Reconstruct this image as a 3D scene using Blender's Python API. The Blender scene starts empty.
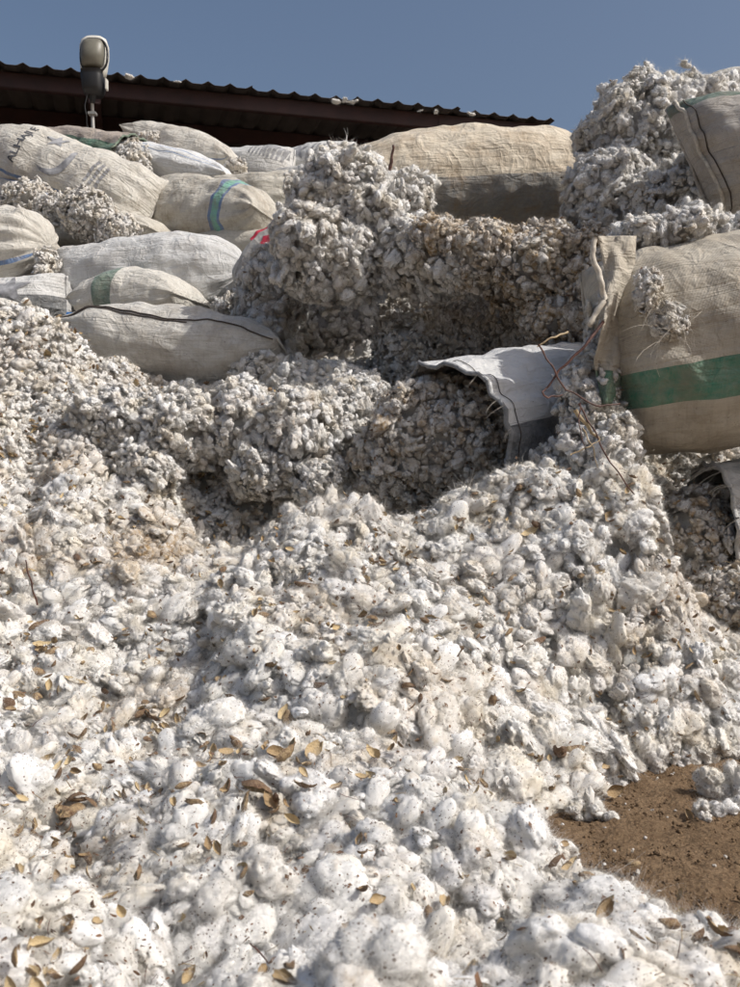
import bpy, bmesh, math, random
import numpy as np
from mathutils import Vector, Matrix, noise as mn

random.seed(7); rng = np.random.default_rng(7)
sc = bpy.context.scene
COL = sc.collection
R = math.radians

# ------------------------------------------------------------------ camera
F = 1000.0; CX, CY = 370.0, 493.5; CAMZ = 0.80
cam = bpy.data.cameras.new('camera'); camo = bpy.data.objects.new('camera', cam); COL.objects.link(camo)
camo.location = (0, 0, CAMZ); camo.rotation_euler = (R(90), 0, 0)
cam.sensor_fit = 'HORIZONTAL'; cam.sensor_width = 36.0; cam.lens = 36.0 * F / 740.0
cam.clip_start = 0.05; cam.clip_end = 5000
cam.dof.use_dof = True; cam.dof.focus_distance = 3.6; cam.dof.aperture_fstop = 16.0
sc.camera = camo

# ------------------------------------------------------------------ light
SUN = Vector((0.63, -0.27, 0.70)).normalized()
el = math.asin(SUN.z); az = math.atan2(SUN.x, SUN.y)
w = bpy.data.worlds.new('World'); sc.world = w; w.use_nodes = True
wn = w.node_tree.nodes; wl = w.node_tree.links
sky = wn.new('ShaderNodeTexSky'); sky.sky_type = 'NISHITA'; sky.sun_disc = False
sky.sun_elevation = el; sky.sun_rotation = az
sky.air_density = 1.1; sky.dust_density = 7.0; sky.ozone_density = 2.2; sky.altitude = 300
bg = wn['Background']; bg.inputs['Strength'].default_value = 0.108
wl.new(sky.outputs[0], bg.inputs['Color'])
sl = bpy.data.lights.new('sun', 'SUN'); slo = bpy.data.objects.new('sun', sl); COL.objects.link(slo)
sl.energy = 3.4; sl.angle = R(0.53); sl.color = (1.0, 0.975, 0.935)
slo.rotation_euler = SUN.to_track_quat('Z', 'Y').to_euler()
sc.view_settings.view_transform = 'Standard'; sc.view_settings.look = 'None'
sc.view_settings.exposure = 0.0; sc.view_settings.gamma = 1.0
sc.render.engine = 'CYCLES'
sc.cycles.use_denoising = True; sc.cycles.use_adaptive_sampling = True; sc.cycles.adaptive_threshold = 0.025
sc.cycles.max_bounces = 4; sc.cycles.diffuse_bounces = 3; sc.cycles.glossy_bounces = 2
sc.cycles.transmission_bounces = 4; sc.cycles.transparent_max_bounces = 4
sc.cycles.caustics_reflective = False; sc.cycles.caustics_refractive = False

# ------------------------------------------------------------------ helpers
def P(px, py, d):
    return Vector(((px - CX) / F * d, d, CAMZ + (CY - py) / F * d))
def new_obj(name, me, parent=None):
    o = bpy.data.objects.new(name, me); COL.objects.link(o)
    if parent: o.parent = parent
    return o
def empty(name, loc=(0, 0, 0)):
    o = bpy.data.objects.new(name, None); COL.objects.link(o); o.location = loc
    o.empty_display_size = 0.1
    return o
def tag(o, label, cat=None, group=None, kind=None):
    o['label'] = label
    if cat: o['category'] = cat
    if group: o['group'] = group
    if kind: o['kind'] = kind
    return o
def mesh_from(name, verts, faces, mat=None, smooth=True):
    me = bpy.data.meshes.new(name)
    me.from_pydata([tuple(v) for v in verts], [], [tuple(int(i) for i in f) for f in faces])
    if mat: me.materials.append(mat)
    if smooth: me.polygons.foreach_set('use_smooth', [True] * len(me.polygons))
    me.update()
    return me
def part(name, me, parent):
    """mesh given in world coordinates, parented to an unrotated empty"""
    o = new_obj(name, me, parent)
    o.matrix_parent_inverse = Matrix.Translation(-parent.location)
    return o
def box_mesh(name, c, axes, half, mat, bevel=0.0):
    bm = bmesh.new(); bmesh.ops.create_cube(bm, size=2)
    M = Matrix((axes[0] * half[0], axes[1] * half[1], axes[2] * half[2])).transposed()
    for v in bm.verts: v.co = M @ v.co + c
    if bevel > 0:
        bmesh.ops.bevel(bm, geom=list(bm.edges), offset=bevel, segments=2, affect='EDGES')
    me = bpy.data.meshes.new(name); bm.to_mesh(me); bm.free()
    me.materials.append(mat); return me
def tube_mesh(name, pts, radii, mat, n=6, cap=True):
    pts = [Vector(p) for p in pts]; V = []; Fc = []
    if not hasattr(radii, '__len__'): radii = [radii] * len(pts)
    ref = Vector((0.31, 0.22, 0.92))
    for i, p in enumerate(pts):
        t = (pts[min(i + 1, len(pts) - 1)] - pts[max(i - 1, 0)]).normalized()
        s = t.cross(ref)
        if s.length < 1e-3: s = t.cross(Vector((1, 0, 0)))
        s.normalize(); u = s.cross(t)
        for k in range(n):
            a = 2 * math.pi * k / n
            V.append(p + (s * math.cos(a) + u * math.sin(a)) * radii[i])
    for i in range(len(pts) - 1):
        for k in range(n):
            k2 = (k + 1) % n
            Fc.append((i * n + k, i * n + k2, (i + 1) * n + k2, (i + 1) * n + k))
    if cap:
        Fc.append(tuple(range(n))); Fc.append(tuple(range((len(pts) - 1) * n, len(pts) * n)))
    return mesh_from(name, V, Fc, mat)
def fbm(v, o=3, lac=2.0, h=0.5):
    a = 1.0; s = 0.0; q = Vector(v)
    for _ in range(o):
        s += a * mn.noise(q); q = q * lac + Vector((5.2, 1.3, 9.1)); a *= h
    return s

# ------------------------------------------------------------------ materials
def mat_new(name):
    m = bpy.data.materials.new(name); m.use_nodes = True
    nt = m.node_tree; b = nt.nodes['Principled BSDF']
    return m, nt, b
class NB:
    """tiny node builder"""
    def __init__(s, nt): s.nt = nt
    def n(s, t, **kw):
        x = s.nt.nodes.new(t)
        for k, v in kw.items(): setattr(x, k, v)
        return x
    def l(s, a, b): s.nt.links.new(a, b)
    def val(s, sock, v):
        if hasattr(v, 'is_output'): s.l(v, sock)
        else: sock.default_value = v
    def math(s, op, a, b=None, c=None, clamp=False):
        x = s.n('ShaderNodeMath', operation=op); x.use_clamp = clamp
        s.val(x.inputs[0], a)
        if b is not None: s.val(x.inputs[1], b)
        if c is not None: s.val(x.inputs[2], c)
        return x.outputs[0]
    def mix(s, f, a, b):
        x = s.n('ShaderNodeMix', data_type='RGBA')
        s.val(x.inputs[0], f)
        s.val(x.inputs[6], a if hasattr(a, 'is_output') else (*a, 1) if len(a) == 3 else a)
        s.val(x.inputs[7], b if hasattr(b, 'is_output') else (*b, 1) if len(b) == 3 else b)
        return x.outputs[2]
    def noise(s, vec, scale, detail=3, rough=0.55, dist=0.0):
        x = s.n('ShaderNodeTexNoise'); x.inputs['Scale'].default_value = scale
        x.inputs['Detail'].default_value = detail; x.inputs['Roughness'].default_value = rough
        x.inputs['Distortion'].default_value = dist
        if vec is not None: s.l(vec, x.inputs['Vector'])
        return x.outputs['Fac']
    def ramp(s, f, lo, hi):
        x = s.n('ShaderNodeMapRange'); x.inputs[1].default_value = lo; x.inputs[2].default_value = hi
        x.clamp = True; s.l(f, x.inputs[0]); return x.outputs[0]
    def bump(s, h, strength, dist):
        x = s.n('ShaderNodeBump'); x.inputs['Strength'].default_value = strength
        x.inputs['Distance'].default_value = dist; s.l(h, x.inputs['Height']); return x.outputs[0]

def cotton_material(fuzz):
    m, nt, b = mat_new('cotton_fuzz' if fuzz else 'cotton'); k = NB(nt)
    geo = k.n('ShaderNodeNewGeometry'); pos = geo.outputs['Position']
    oi = k.n('ShaderNodeObjectInfo')
    at = k.n('ShaderNodeAttribute'); at.attribute_type = 'INSTANCER'; at.attribute_name = 'tint'
    white = k.mix(oi.outputs['Random'], (0.81, 0.805, 0.795), (0.72, 0.705, 0.67))
    n1 = k.noise(pos, 9.0, 3)
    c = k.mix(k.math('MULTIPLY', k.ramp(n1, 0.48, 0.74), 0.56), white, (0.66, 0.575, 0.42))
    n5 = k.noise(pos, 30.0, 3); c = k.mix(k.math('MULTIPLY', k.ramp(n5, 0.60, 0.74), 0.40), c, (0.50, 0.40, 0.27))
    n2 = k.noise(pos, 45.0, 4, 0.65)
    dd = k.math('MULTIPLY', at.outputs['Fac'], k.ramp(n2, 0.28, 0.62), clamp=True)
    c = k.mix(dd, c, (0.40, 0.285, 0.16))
    # fine specks of leaf dust caught in the lint
    v = k.n('ShaderNodeTexVoronoi'); v.inputs['Scale'].default_value = 210.0
    k.l(pos, v.inputs['Vector'])
    n3 = k.noise(pos, 14.0, 2)
    sp = k.math('MULTIPLY', k.math('LESS_THAN', v.outputs['Distance'], 0.24), k.math('GREATER_THAN', k.math('ADD', k.math('MULTIPLY', v.outputs['Color'], 0.5), k.math('MULTIPLY', n3, 0.8)), 0.74))
    v2 = k.n('ShaderNodeTexVoronoi'); v2.inputs['Scale'].default_value = 95.0; k.l(pos, v2.inputs['Vector'])
    sp = k.math('MAXIMUM', sp, k.math('MULTIPLY', k.math('LESS_THAN', v2.outputs['Distance'], 0.17), k.math('GREATER_THAN', v2.outputs['Color'], 0.42)))
    c = k.mix(k.math('MULTIPLY', sp, 0.85), c, (0.13, 0.075, 0.045))
    if fuzz:
        df = k.n('ShaderNodeBsdfDiffuse'); tr = k.n('ShaderNodeBsdfTranslucent'); mx = k.n('ShaderNodeMixShader')
        k.l(c, df.inputs[0]); k.l(c, tr.inputs[0]); mx.inputs[0].default_value = 0.34
        k.l(df.outputs[0], mx.inputs[1]); k.l(tr.outputs[0], mx.inputs[2])
        k.l(mx.outputs[0], nt.nodes['Material Output'].inputs['Surface'])
    else:
        k.l(c, b.inputs['Base Color'])
        b.inputs['Roughness'].default_value = 1.0
        b.inputs['Specular IOR Level'].default_value = 0.0
        nf = k.noise(pos, 240.0, 3, 0.7, 1.6)
        k.l(k.bump(nf, 0.4, 0.004), b.inputs['Normal'])
    return m
M_COTTON = cotton_material(False); M_FUZZ = cotton_material(True)

def husk_material():
    m, nt, b = mat_new('dry_husk'); k = NB(nt)
    oi = k.n('ShaderNodeObjectInfo'); tc = k.n('ShaderNodeTexCoord')
    geo = k.n('ShaderNodeNewGeometry')
    c = k.mix(oi.outputs['Random'], (0.45, 0.325, 0.175), (0.15, 0.088, 0.05))
    n = k.noise(tc.outputs['Object'], 2.6, 4)
    c = k.mix(k.ramp(n, 0.42, 0.7), c, (0.11, 0.055, 0.028))
    inner = k.mix(oi.outputs['Random'], (0.60, 0.47, 0.27), (0.34, 0.23, 0.12))
    c = k.mix(geo.outputs['Backfacing'], c, inner)
    k.l(c, b.inputs['Base Color']); b.inputs['Roughness'].default_value = 0.55
    k.l(k.bump(k.noise(tc.outputs['Object'], 9, 3), 0.4, 0.1), b.inputs['Normal'])
    return m
M_HUSK = husk_material()
def simple(name, col, rough=0.7, var=0.25, scale=8.0, bump=0.0, metal=0.0):
    m, nt, b = mat_new(name); k = NB(nt)
    tc = k.n('ShaderNodeTexCoord'); geo = k.n('ShaderNodeNewGeometry')
    n = k.noise(geo.outputs['Position'], scale, 5, 0.6)
    dark = tuple(c * (1 - var) for c in col); lite = tuple(min(1, c * (1 + var)) for c in col)
    k.l(k.mix(k.ramp(n, 0.3, 0.7), dark, lite), b.inputs['Base Color'])
    b.inputs['Roughness'].default_value = rough; b.inputs['Metallic'].default_value = metal
    if bump: k.l(k.bump(n, bump, 0.01), b.inputs['Normal'])
    return m
M_FLAKE = simple('leaf_flake', (0.13, 0.066, 0.032), 0.8, 0.5, 60)
M_STEM = simple('dry_stem', (0.095, 0.042, 0.030), 0.6, 0.5, 40, 0.3)
M_STRAW = simple('pale_straw', (0.34, 0.26, 0.155), 0.7, 0.3, 40, 0.2)

def fabric_material(name, base, dirt=0.3, stripes=(), weave=1.0, dirtcol=(0.26, 0.20, 0.135)):
    """stripes: (axis 'u'|'v', centre, half width, colour) in the sack's own weave coordinates
       u = -1..1 along the sack, v = degrees round it (0 = front, 90 = top)"""
    m, nt, b = mat_new(name); k = NB(nt)
    uv = k.n('ShaderNodeUVMap'); uv.uv_map = 'weave'
    s2 = k.n('ShaderNodeUVMap'); s2.uv_map = 'place'
    sep = k.n('ShaderNodeSeparateXYZ'); k.l(s2.outputs[0], sep.inputs[0])
    tc = k.n('ShaderNodeTexCoord'); geo = k.n('ShaderNodeNewGeometry')
    pos = geo.outputs['Position']
    c = k.mix(k.ramp(k.noise(pos, 3.0, 4), 0.3, 0.75), base, tuple(x * 0.86 for x in base))
    wob = k.math('MULTIPLY', k.math('SUBTRACT', k.noise(pos, 5.0, 2), 0.5), 0.10)
    for ax, cc, hw, colr in stripes:
        co = sep.outputs[0] if ax == 'u' else sep.outputs[1]
        if ax == 'u': d = k.math('ABSOLUTE', k.math('SUBTRACT', k.math('ADD', co, wob), cc))
        else: d = k.math('ABSOLUTE', k.math('SUBTRACT', k.math('ADD', co, k.math('MULTIPLY', wob, 25.0)), cc))
        f = k.math('LESS_THAN', d, hw)
        f = k.math('MULTIPLY', f, k.math('ADD', 0.40, k.math('MULTIPLY', k.noise(pos, 30.0, 5, .7), 0.9)), clamp=True)
        c = k.mix(f, c, colr)
    # weave threads
    sp = k.n('ShaderNodeSeparateXYZ'); k.l(uv.outputs[0], sp.inputs[0])
    fx = k.math('ABSOLUTE', k.math('SINE', k.math('MULTIPLY', sp.outputs[0], math.pi / 0.0045)))
    fy = k.math('ABSOLUTE', k.math('SINE', k.math('MULTIPLY', sp.outputs[1], math.pi / 0.0045)))
    wv = k.math('MULTIPLY', fx, fy)
    c = k.mix(k.math('MULTIPLY', k.math('SUBTRACT', 1.0, k.ramp(wv, 0.0, 0.5)), 0.35 * weave), c, tuple(x * 0.45 for x in base))
    # ingrained dust, streaks along the threads and smudges
    d1 = k.ramp(k.noise(pos, 7.0, 7, 0.72), 0.44, 0.70)
    mp = k.n('ShaderNodeMapping'); mp.inputs['Scale'].default_value = (6.0, 60.0, 1.0)
    k.l(uv.outputs[0], mp.inputs['Vector'])
    d2 = k.ramp(k.noise(mp.outputs[0], 1.0, 4, 0.7), 0.5, 0.8)
    mp3 = k.n('ShaderNodeMapping'); mp3.inputs['Scale'].default_value = (70.0, 7.0, 1.0)
    k.l(uv.outputs[0], mp3.inputs['Vector'])
    d3 = k.ramp(k.noise(mp3.outputs[0], 1.0, 4, 0.7), 0.52, 0.8)
    dd = k.math('MULTIPLY', k.math('ADD', k.math('ADD', d1, k.math('MULTIPLY', d2, 0.6)), k.math('MULTIPLY', d3, 0.6)), dirt, clamp=True)
    c = k.mix(dd, c, dirtcol)
    spk = k.math('GREATER_THAN', k.noise(pos, 75.0, 3, 0.6), 0.70)
    c = k.mix(k.math('MULTIPLY', spk, 0.6), c, (0.13, 0.09, 0.06))
    k.l(c, b.inputs['Base Color'])
    b.inputs['Roughness'].default_value = 0.62; b.inputs['Specular IOR Level'].default_value = 0.3
    b.inputs['Sheen Weight'].default_value = 0.1
    h = k.math('ADD', k.math('MULTIPLY', wv, 0.0015 * weave), k.math('ADD', k.math('MULTIPLY', k.noise(pos, 40.0, 4, 0.6, 0.6), 0.006), k.math('MULTIPLY', k.noise(pos, 15.0, 2, 0.5, 0.8), 0.018)))
    cr = k.math('SUBTRACT', 1.0, k.math('ABSOLUTE', k.math('SUBTRACT', k.math('MULTIPLY', k.noise(pos, 7.0, 3, .5, 1.2), 4.0), 2.0)), clamp=True)
    cr2 = k.math('SUBTRACT', 1.0, k.math('ABSOLUTE', k.math('SUBTRACT', k.math('MULTIPLY', k.noise(mp.outputs[0], .35, 3, .5, .8), 5.0), 2.5)), clamp=True)
    h = k.math('ADD', h, k.math('ADD', k.math('MULTIPLY', k.math('POWER', cr, 3.0), 0.006), k.math('MULTIPLY', k.math('POWER', cr2, 3.0), 0.004)))
    bp = k.n('ShaderNodeBump'); bp.inputs['Strength'].default_value = 0.8; bp.inputs['Distance'].default_value = 1.0
    k.l(h, bp.inputs['Height']); k.l(bp.outputs[0], b.inputs['Normal'])
    return m

M_PRINT = simple('print_ink', (0.085, 0.088, 0.10), 0.75, 0.5, 30)
M_PRINTPALE = simple('print_ink_worn', (0.30, 0.30, 0.31), 0.75, 0.4, 30)
M_RED = simple('print_red', (0.42, 0.02, 0.05), 0.75, 0.4, 40)
M_THREAD = simple('dark_thread', (0.07, 0.055, 0.045), 0.8, 0.4, 60)
M_PALETHREAD = simple('pale_thread', (0.55, 0.50, 0.42), 0.8, 0.3, 60)
M_BLUE = simple('blue_tag', (0.05, 0.17, 0.42), 0.6, 0.2, 40)

# ------------------------------------------------------------------ tuft variants
VARS = bpy.data.collections.new('tuft_kinds')
def ico(sub):
    bm = bmesh.new(); bmesh.ops.create_icosphere(bm, subdivisions=sub, radius=1)
    v = np.array([x.co[:] for x in bm.verts]); f = np.array([[q.index for q in t.verts] for t in bm.faces]); bm.free()
    return v, f
ICO = {s: ico(s) for s in (1, 2, 3, 4, 5)}
def unit(a): return a / (np.linalg.norm(a, axis=-1, keepdims=True) + 1e-9)
def tuft_mesh(name, seed, sub, strands, width, wisps, flakes, kind, amp=.19, hik=1.25, nz=.20):
    rs = np.random.default_rng(seed); N, Fc = ICO[sub]
    nl = {'lock': 6, 'puff': 8, 'crumb': 12, 'wisp': 6, 'sheet': 12}[kind]
    C = []; Rr = []
    for i in range(nl):
        v = unit(rs.normal(size=3))
        if kind == 'lock':
            t = (i / (nl - 1) - 0.5) * 1.7
            C.append((t, rs.normal(0, .22), rs.normal(0, .22))); Rr.append(rs.uniform(.36, .62) * (1 - .22 * abs(t)))
        elif kind == 'puff': C.append(v * rs.uniform(.30, .62)); Rr.append(rs.uniform(.34, .62))
        elif kind == 'crumb': C.append(v * rs.uniform(.45, .85)); Rr.append(rs.uniform(.18, .38))
        elif kind == 'sheet': C.append(v * np.array([1.0, .8, .35]) * rs.uniform(.4, 1.0)); Rr.append(rs.uniform(.22, .45))
        else:
            t = (i / (nl - 1) - 0.5) * 1.6
            C.append((t, rs.normal(0, .16) + .25 * t * t, rs.normal(0, .16))); Rr.append(rs.uniform(.30, .46) * (1 - .25 * abs(t)))
    C = np.array(C); Rr = np.array(Rr)
    b = N @ C.T; disc = b * b - (C * C).sum(1)[None] + (Rr ** 2)[None]
    t = np.where(disc > 0, b + np.sqrt(np.maximum(disc, 0)), 0.0); t = np.maximum(t, 0.18)
    p = 4.6; r = (t ** p).sum(1) ** (1 / p) * .88
    off = Vector(rs.uniform(-50, 50, 3))
    V = N * r[:, None]; out = np.empty_like(V)
    for i in range(len(V)):
        q = Vector(V[i]); w_ = Vector((mn.noise(q * 2.1 + off), mn.noise(q * 2.1 - off), mn.noise(q * 2.1 + off * .5))) * .35
        a = fbm((q + w_) * 1.8 + off, 3, 2.1, .6) * amp * 1.5
        hi = (abs(fbm((q + w_) * 5.5 + off, 3, 2.0, .6)) - .25) * amp * -hik
        out[i] = V[i] + N[i] * (a + hi) * (0.35 + 0.65 * r[i])
    V = out
    tri = V[Fc]; fn = np.cross(tri[:, 1] - tri[:, 0], tri[:, 2] - tri[:, 0])
    vn = np.zeros_like(V)
    for j in range(3): np.add.at(vn, Fc[:, j], fn)
    vn = unit(vn)
    sn = unit(vn + unit(V) * .22)
    verts = [V]; nors = [sn]; faces = [Fc]; mats = [np.zeros(len(Fc), int)]; nv = len(V); quads = []
    def strand_set(S, L0, L1, wid, lift0, lift1, curl, nseg):
        nonlocal nv
        i = rs.integers(len(V), size=S); n = vn[i]; q = V[i] - n * .015
        A = rs.normal(size=(3, 3)) * 2.4; ph = rs.uniform(0, 6, 3)
        fl = np.sin(q @ A + ph) + rs.normal(size=(S, 3)) * 1.1                # neighbouring fibres lie alike
        tg = unit(fl - n * (fl * n).sum(1, keepdims=True)); lf = rs.uniform(lift0, lift1, (S, 1))
        d = unit(tg + n * lf); L = rs.uniform(L0, L1, (S, 1)); cv = rs.normal(size=(S, 3)) * curl - n * (lf * .8)
        wv = unit(np.cross(n, d)); rows = []; nr = []
        for j in range(nseg + 1):
            ww = wid * (1 - .75 * j / nseg) * .5
            rows += [q - wv * ww, q + wv * ww]; nr += [unit(sn[i] + d * .12 + rs.normal(size=(S, 3)) * nz)] * 2
            q = q + d * L / nseg; d = unit(d + cv / nseg)
        m = 2 * (nseg + 1); vv = np.stack(rows, 1).reshape(-1, 3); nn = np.stack(nr, 1).reshape(-1, 3)
        base = nv + np.arange(S)[:, None] * m
        for j in range(nseg): quads.append(np.stack([base[:, 0] + 2 * j + 1, base[:, 0] + 2 * j, base[:, 0] + 2 * j + 2, base[:, 0] + 2 * j + 3], 1))
        verts.append(vv); nors.append(nn); nv += len(vv)
    strand_set(strands, .10, .34, width, .02, .45, .9, 3)
    strand_set(wisps, .5, 1.3, width * (2.4 if sub < 5 else .8), .1, .7, 1.4, 5)
    Q = np.vstack(quads)
    fv = []; ff = []; fnn = []
    for s in range(flakes):
        i = rs.integers(len(V)); n = vn[i]; p0 = V[i] + n * rs.uniform(.02, .07)
        tg = rs.normal(size=3); tg -= n * (tg @ n); tg = unit(tg); bt = np.cross(n, tg)
        a = rs.uniform(.018, .052) * (2.0 if rs.random() < .18 else 1); bb = a * rs.uniform(.3, .9); st = nv + len(fv)
        lift = n * rs.uniform(-.01, .05)
        fv += [p0 - tg * a, p0 + bt * bb + lift, p0 + tg * a + lift * .5, p0 - bt * bb]; fnn += [n] * 4
        ff.append((st, st + 3, st + 2, st + 1))
    fl = [tuple(x) for x in Fc.tolist()] + [tuple(x) for x in Q.tolist()] + ff
    ml = [0] * len(Fc) + [1] * len(Q) + [2] * len(ff)
    if fv: verts.append(np.array(fv)); nors.append(np.array(fnn))
    me = bpy.data.meshes.new(name); me.from_pydata(np.vstack(verts).tolist(), [], fl)
    for m_ in (M_COTTON, M_FUZZ, M_FLAKE): me.materials.append(m_)
    me.polygons.foreach_set('material_index', ml); me.polygons.foreach_set('use_smooth', [True] * len(fl))
    me.update(); me.normals_split_custom_set_from_vertices(np.vstack(nors).tolist())
    return me
KINDS = ['lock', 'puff', 'sheet', 'crumb', 'lock', 'wisp', 'crumb', 'sheet']
HI = [tuft_mesh('cotton_hi_%d' % i, 100 + i, 5, 6500, .0085, 320, 34, KINDS[i]) for i in range(8)]
LO = [tuft_mesh('cotton_lo_%d' % i, 200 + i, 4, 2600, .011, 110, 30, (KINDS + ['crumb', 'wisp'])[i]) for i in range(10)]
SOFTK = ['lock', 'puff', 'lock', 'sheet', 'wisp', 'puff', 'sheet', 'lock']
SOFT = [tuft_mesh('cotton_soft_%d' % i, 300 + i, 5, 8000, .0068, 320, 44, SOFTK[i], .12, .75, .12) for i in range(8)]
for i, me in enumerate(SOFT + HI + LO):
    o = bpy.data.objects.new('tuft_kind_%02d' % i, me); VARS.objects.link(o)
NHI, NLO, NSO = len(HI), len(LO), len(SOFT)

def make_gn(coll, name):
    ng = bpy.data.node_groups.new(name, 'GeometryNodeTree')
    ng.interface.new_socket('Geometry', in_out='INPUT', socket_type='NodeSocketGeometry')
    ng.interface.new_socket('Geometry', in_out='OUTPUT', socket_type='NodeSocketGeometry')
    n = ng.nodes; l = ng.links
    gi = n.new('NodeGroupInput'); go = n.new('NodeGroupOutput')
    ci = n.new('GeometryNodeCollectionInfo'); ci.inputs['Collection'].default_value = coll
    ci.inputs['Separate Children'].default_value = True; ci.inputs['Reset Children'].default_value = True
    ip = n.new('GeometryNodeInstanceOnPoints'); ip.inputs['Pick Instance'].default_value = True
    def attr(nm, t):
        a = n.new('GeometryNodeInputNamedAttribute'); a.data_type = t; a.inputs['Name'].default_value = nm
        return a.outputs[0]
    e = n.new('FunctionNodeEulerToRotation'); l.new(attr('rot', 'FLOAT_VECTOR'), e.inputs[0])
    l.new(gi.outputs[0], ip.inputs['Points']); l.new(attr('pt', 'BOOLEAN'), ip.inputs['Selection'])
    l.new(ci.outputs[0], ip.inputs['Instance']); l.new(attr('idx', 'INT'), ip.inputs['Instance Index'])
    l.new(e.outputs[0], ip.inputs['Rotation']); l.new(attr('scl', 'FLOAT_VECTOR'), ip.inputs['Scale'])
    j = n.new('GeometryNodeJoinGeometry'); l.new(gi.outputs[0], j.inputs[0]); l.new(ip.outputs[0], j.inputs[0])
    l.new(j.outputs[0], go.inputs[0])
    return ng
GN = make_gn(VARS, 'scatter_tufts')

def stuff(name, label, cat, core_v, core_f, core_mat, pos, rot, scl, idx, tint, gn=None):
    nc = len(core_v); npt = len(pos)
    V = np.vstack([np.asarray(core_v, float).reshape(-1, 3), np.asarray(pos, float).reshape(-1, 3)])
    me = bpy.data.meshes.new(name)
    me.from_pydata(V.tolist(), [], [tuple(int(i) for i in f) for f in core_f])
    if core_mat: me.materials.append(core_mat)
    if len(me.polygons): me.polygons.foreach_set('use_smooth', [True] * len(me.polygons))
    def at(nm, t, dat, key):
        a = me.attributes.new(nm, t, 'POINT'); a.data.foreach_set(key, np.ascontiguousarray(dat).ravel())
    z = lambda a, s: np.concatenate([np.zeros((nc,) + s), np.asarray(a, float).reshape((npt,) + s)])
    at('pt', 'BOOLEAN', np.concatenate([np.zeros(nc, bool), np.ones(npt, bool)]), 'value')
    at('rot', 'FLOAT_VECTOR', z(rot, (3,)).astype(np.float32), 'vector')
    at('scl', 'FLOAT_VECTOR', z(scl, (3,)).astype(np.float32), 'vector')
    at('idx', 'INT', z(idx, ()).astype(np.int32), 'value')
    at('tint', 'FLOAT', z(tint, ()).astype(np.float32), 'value')
    me.update()
    o = new_obj(name, me); md = o.modifiers.new('scatter', 'NODES'); md.node_group = gn or GN
    tag(o, label, cat, kind='stuff'); return o

def orient(nrm, flow=None, tilt=.35):
    """euler angles that lay a tuft's flat side on the surface, its long side along flow"""
    n = unit(nrm + rng.normal(size=nrm.shape) * tilt); f = rng.normal(size=nrm.shape)
    if flow is not None: f = f * .75 + flow
    t = unit(f - n * (f * n).sum(1, keepdims=True)); b = np.cross(n, t)
    return np.stack([np.arctan2(b[:, 2], n[:, 2]), np.arcsin(np.clip(-t[:, 2], -1, 1)), np.arctan2(t[:, 1], t[:, 0])], 1)
def flat_scl(r, sq):
    r = np.asarray(r); return r[:, None] * np.stack([rng.uniform(.90, 1.25, len(r)), rng.uniform(.80, 1.1, len(r)), sq * rng.uniform(.75, 1.25, len(r))], 1)
def rnd_rot(n): return rng.uniform(0, 2 * math.pi, (n, 3))
def rnd_scl(r): 
    r = np.asarray(r)
    return r[:, None] * rng.uniform(0.8, 1.2, (len(r), 3))
def rnd_idx(n, hi=False):
    if hi == 2: return rng.integers(0, NSO, n)
    if hi: return rng.integers(NSO, NSO + NHI, n)
    return rng.integers(NSO + NHI, NSO + NHI + NLO, n)

# ------------------------------------------------------------------ heap surface
CP = []
def cp(px, py, d):
    v = P(px, py, d); CP.append((v.x, v.y, v.z))
def cz(px, d, z): CP.append(((px - CX) / F * d, d, z))
for px in (-150, 60, 200, 370, 520, 660, 800):                 # near mound, front to crest
    cp(px, 1075, 0.82); cp(px, 985, 1.06)
for px, py, d in [(60, 880, 1.55), (220, 870, 1.55), (370, 860, 1.5), (500, 870, 1.5), (600, 900, 1.5), (680, 945, 1.36), (740, 972, 1.28),
                  (60, 800, 2.0), (150, 790, 2.0), (250, 765, 2.05), (370, 750, 2.05), (460, 772, 2.0), (540, 806, 1.93), (600, 856, 1.80), (650, 888, 1.68), (700, 928, 1.52), (745, 965, 1.40)]:
    cp(px, py, d)
for px, d, z in [(560, 2.12, .06), (600, 2.02, -.06), (660, 1.88, -.08), (720, 1.70, -.08), (790, 1.6, -.09), (860, 1.6, -.06),
                 (575, 2.3, -.06), (540, 2.3, .04), (550, 2.42, .04), (600, 2.45, -.10), (670, 2.4, -.10), (740, 2.3, -.10), (850, 2.2, -.10), (640, 2.66, -.06), (700, 2.85, -.10), (760, 2.92, -.08), (850, 2.8, -.08),
                 (370, 2.3, .20), (250, 2.3, .20), (460, 2.25, .12), (150, 2.3, .20)]:
    cz(px, d, z)
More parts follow.
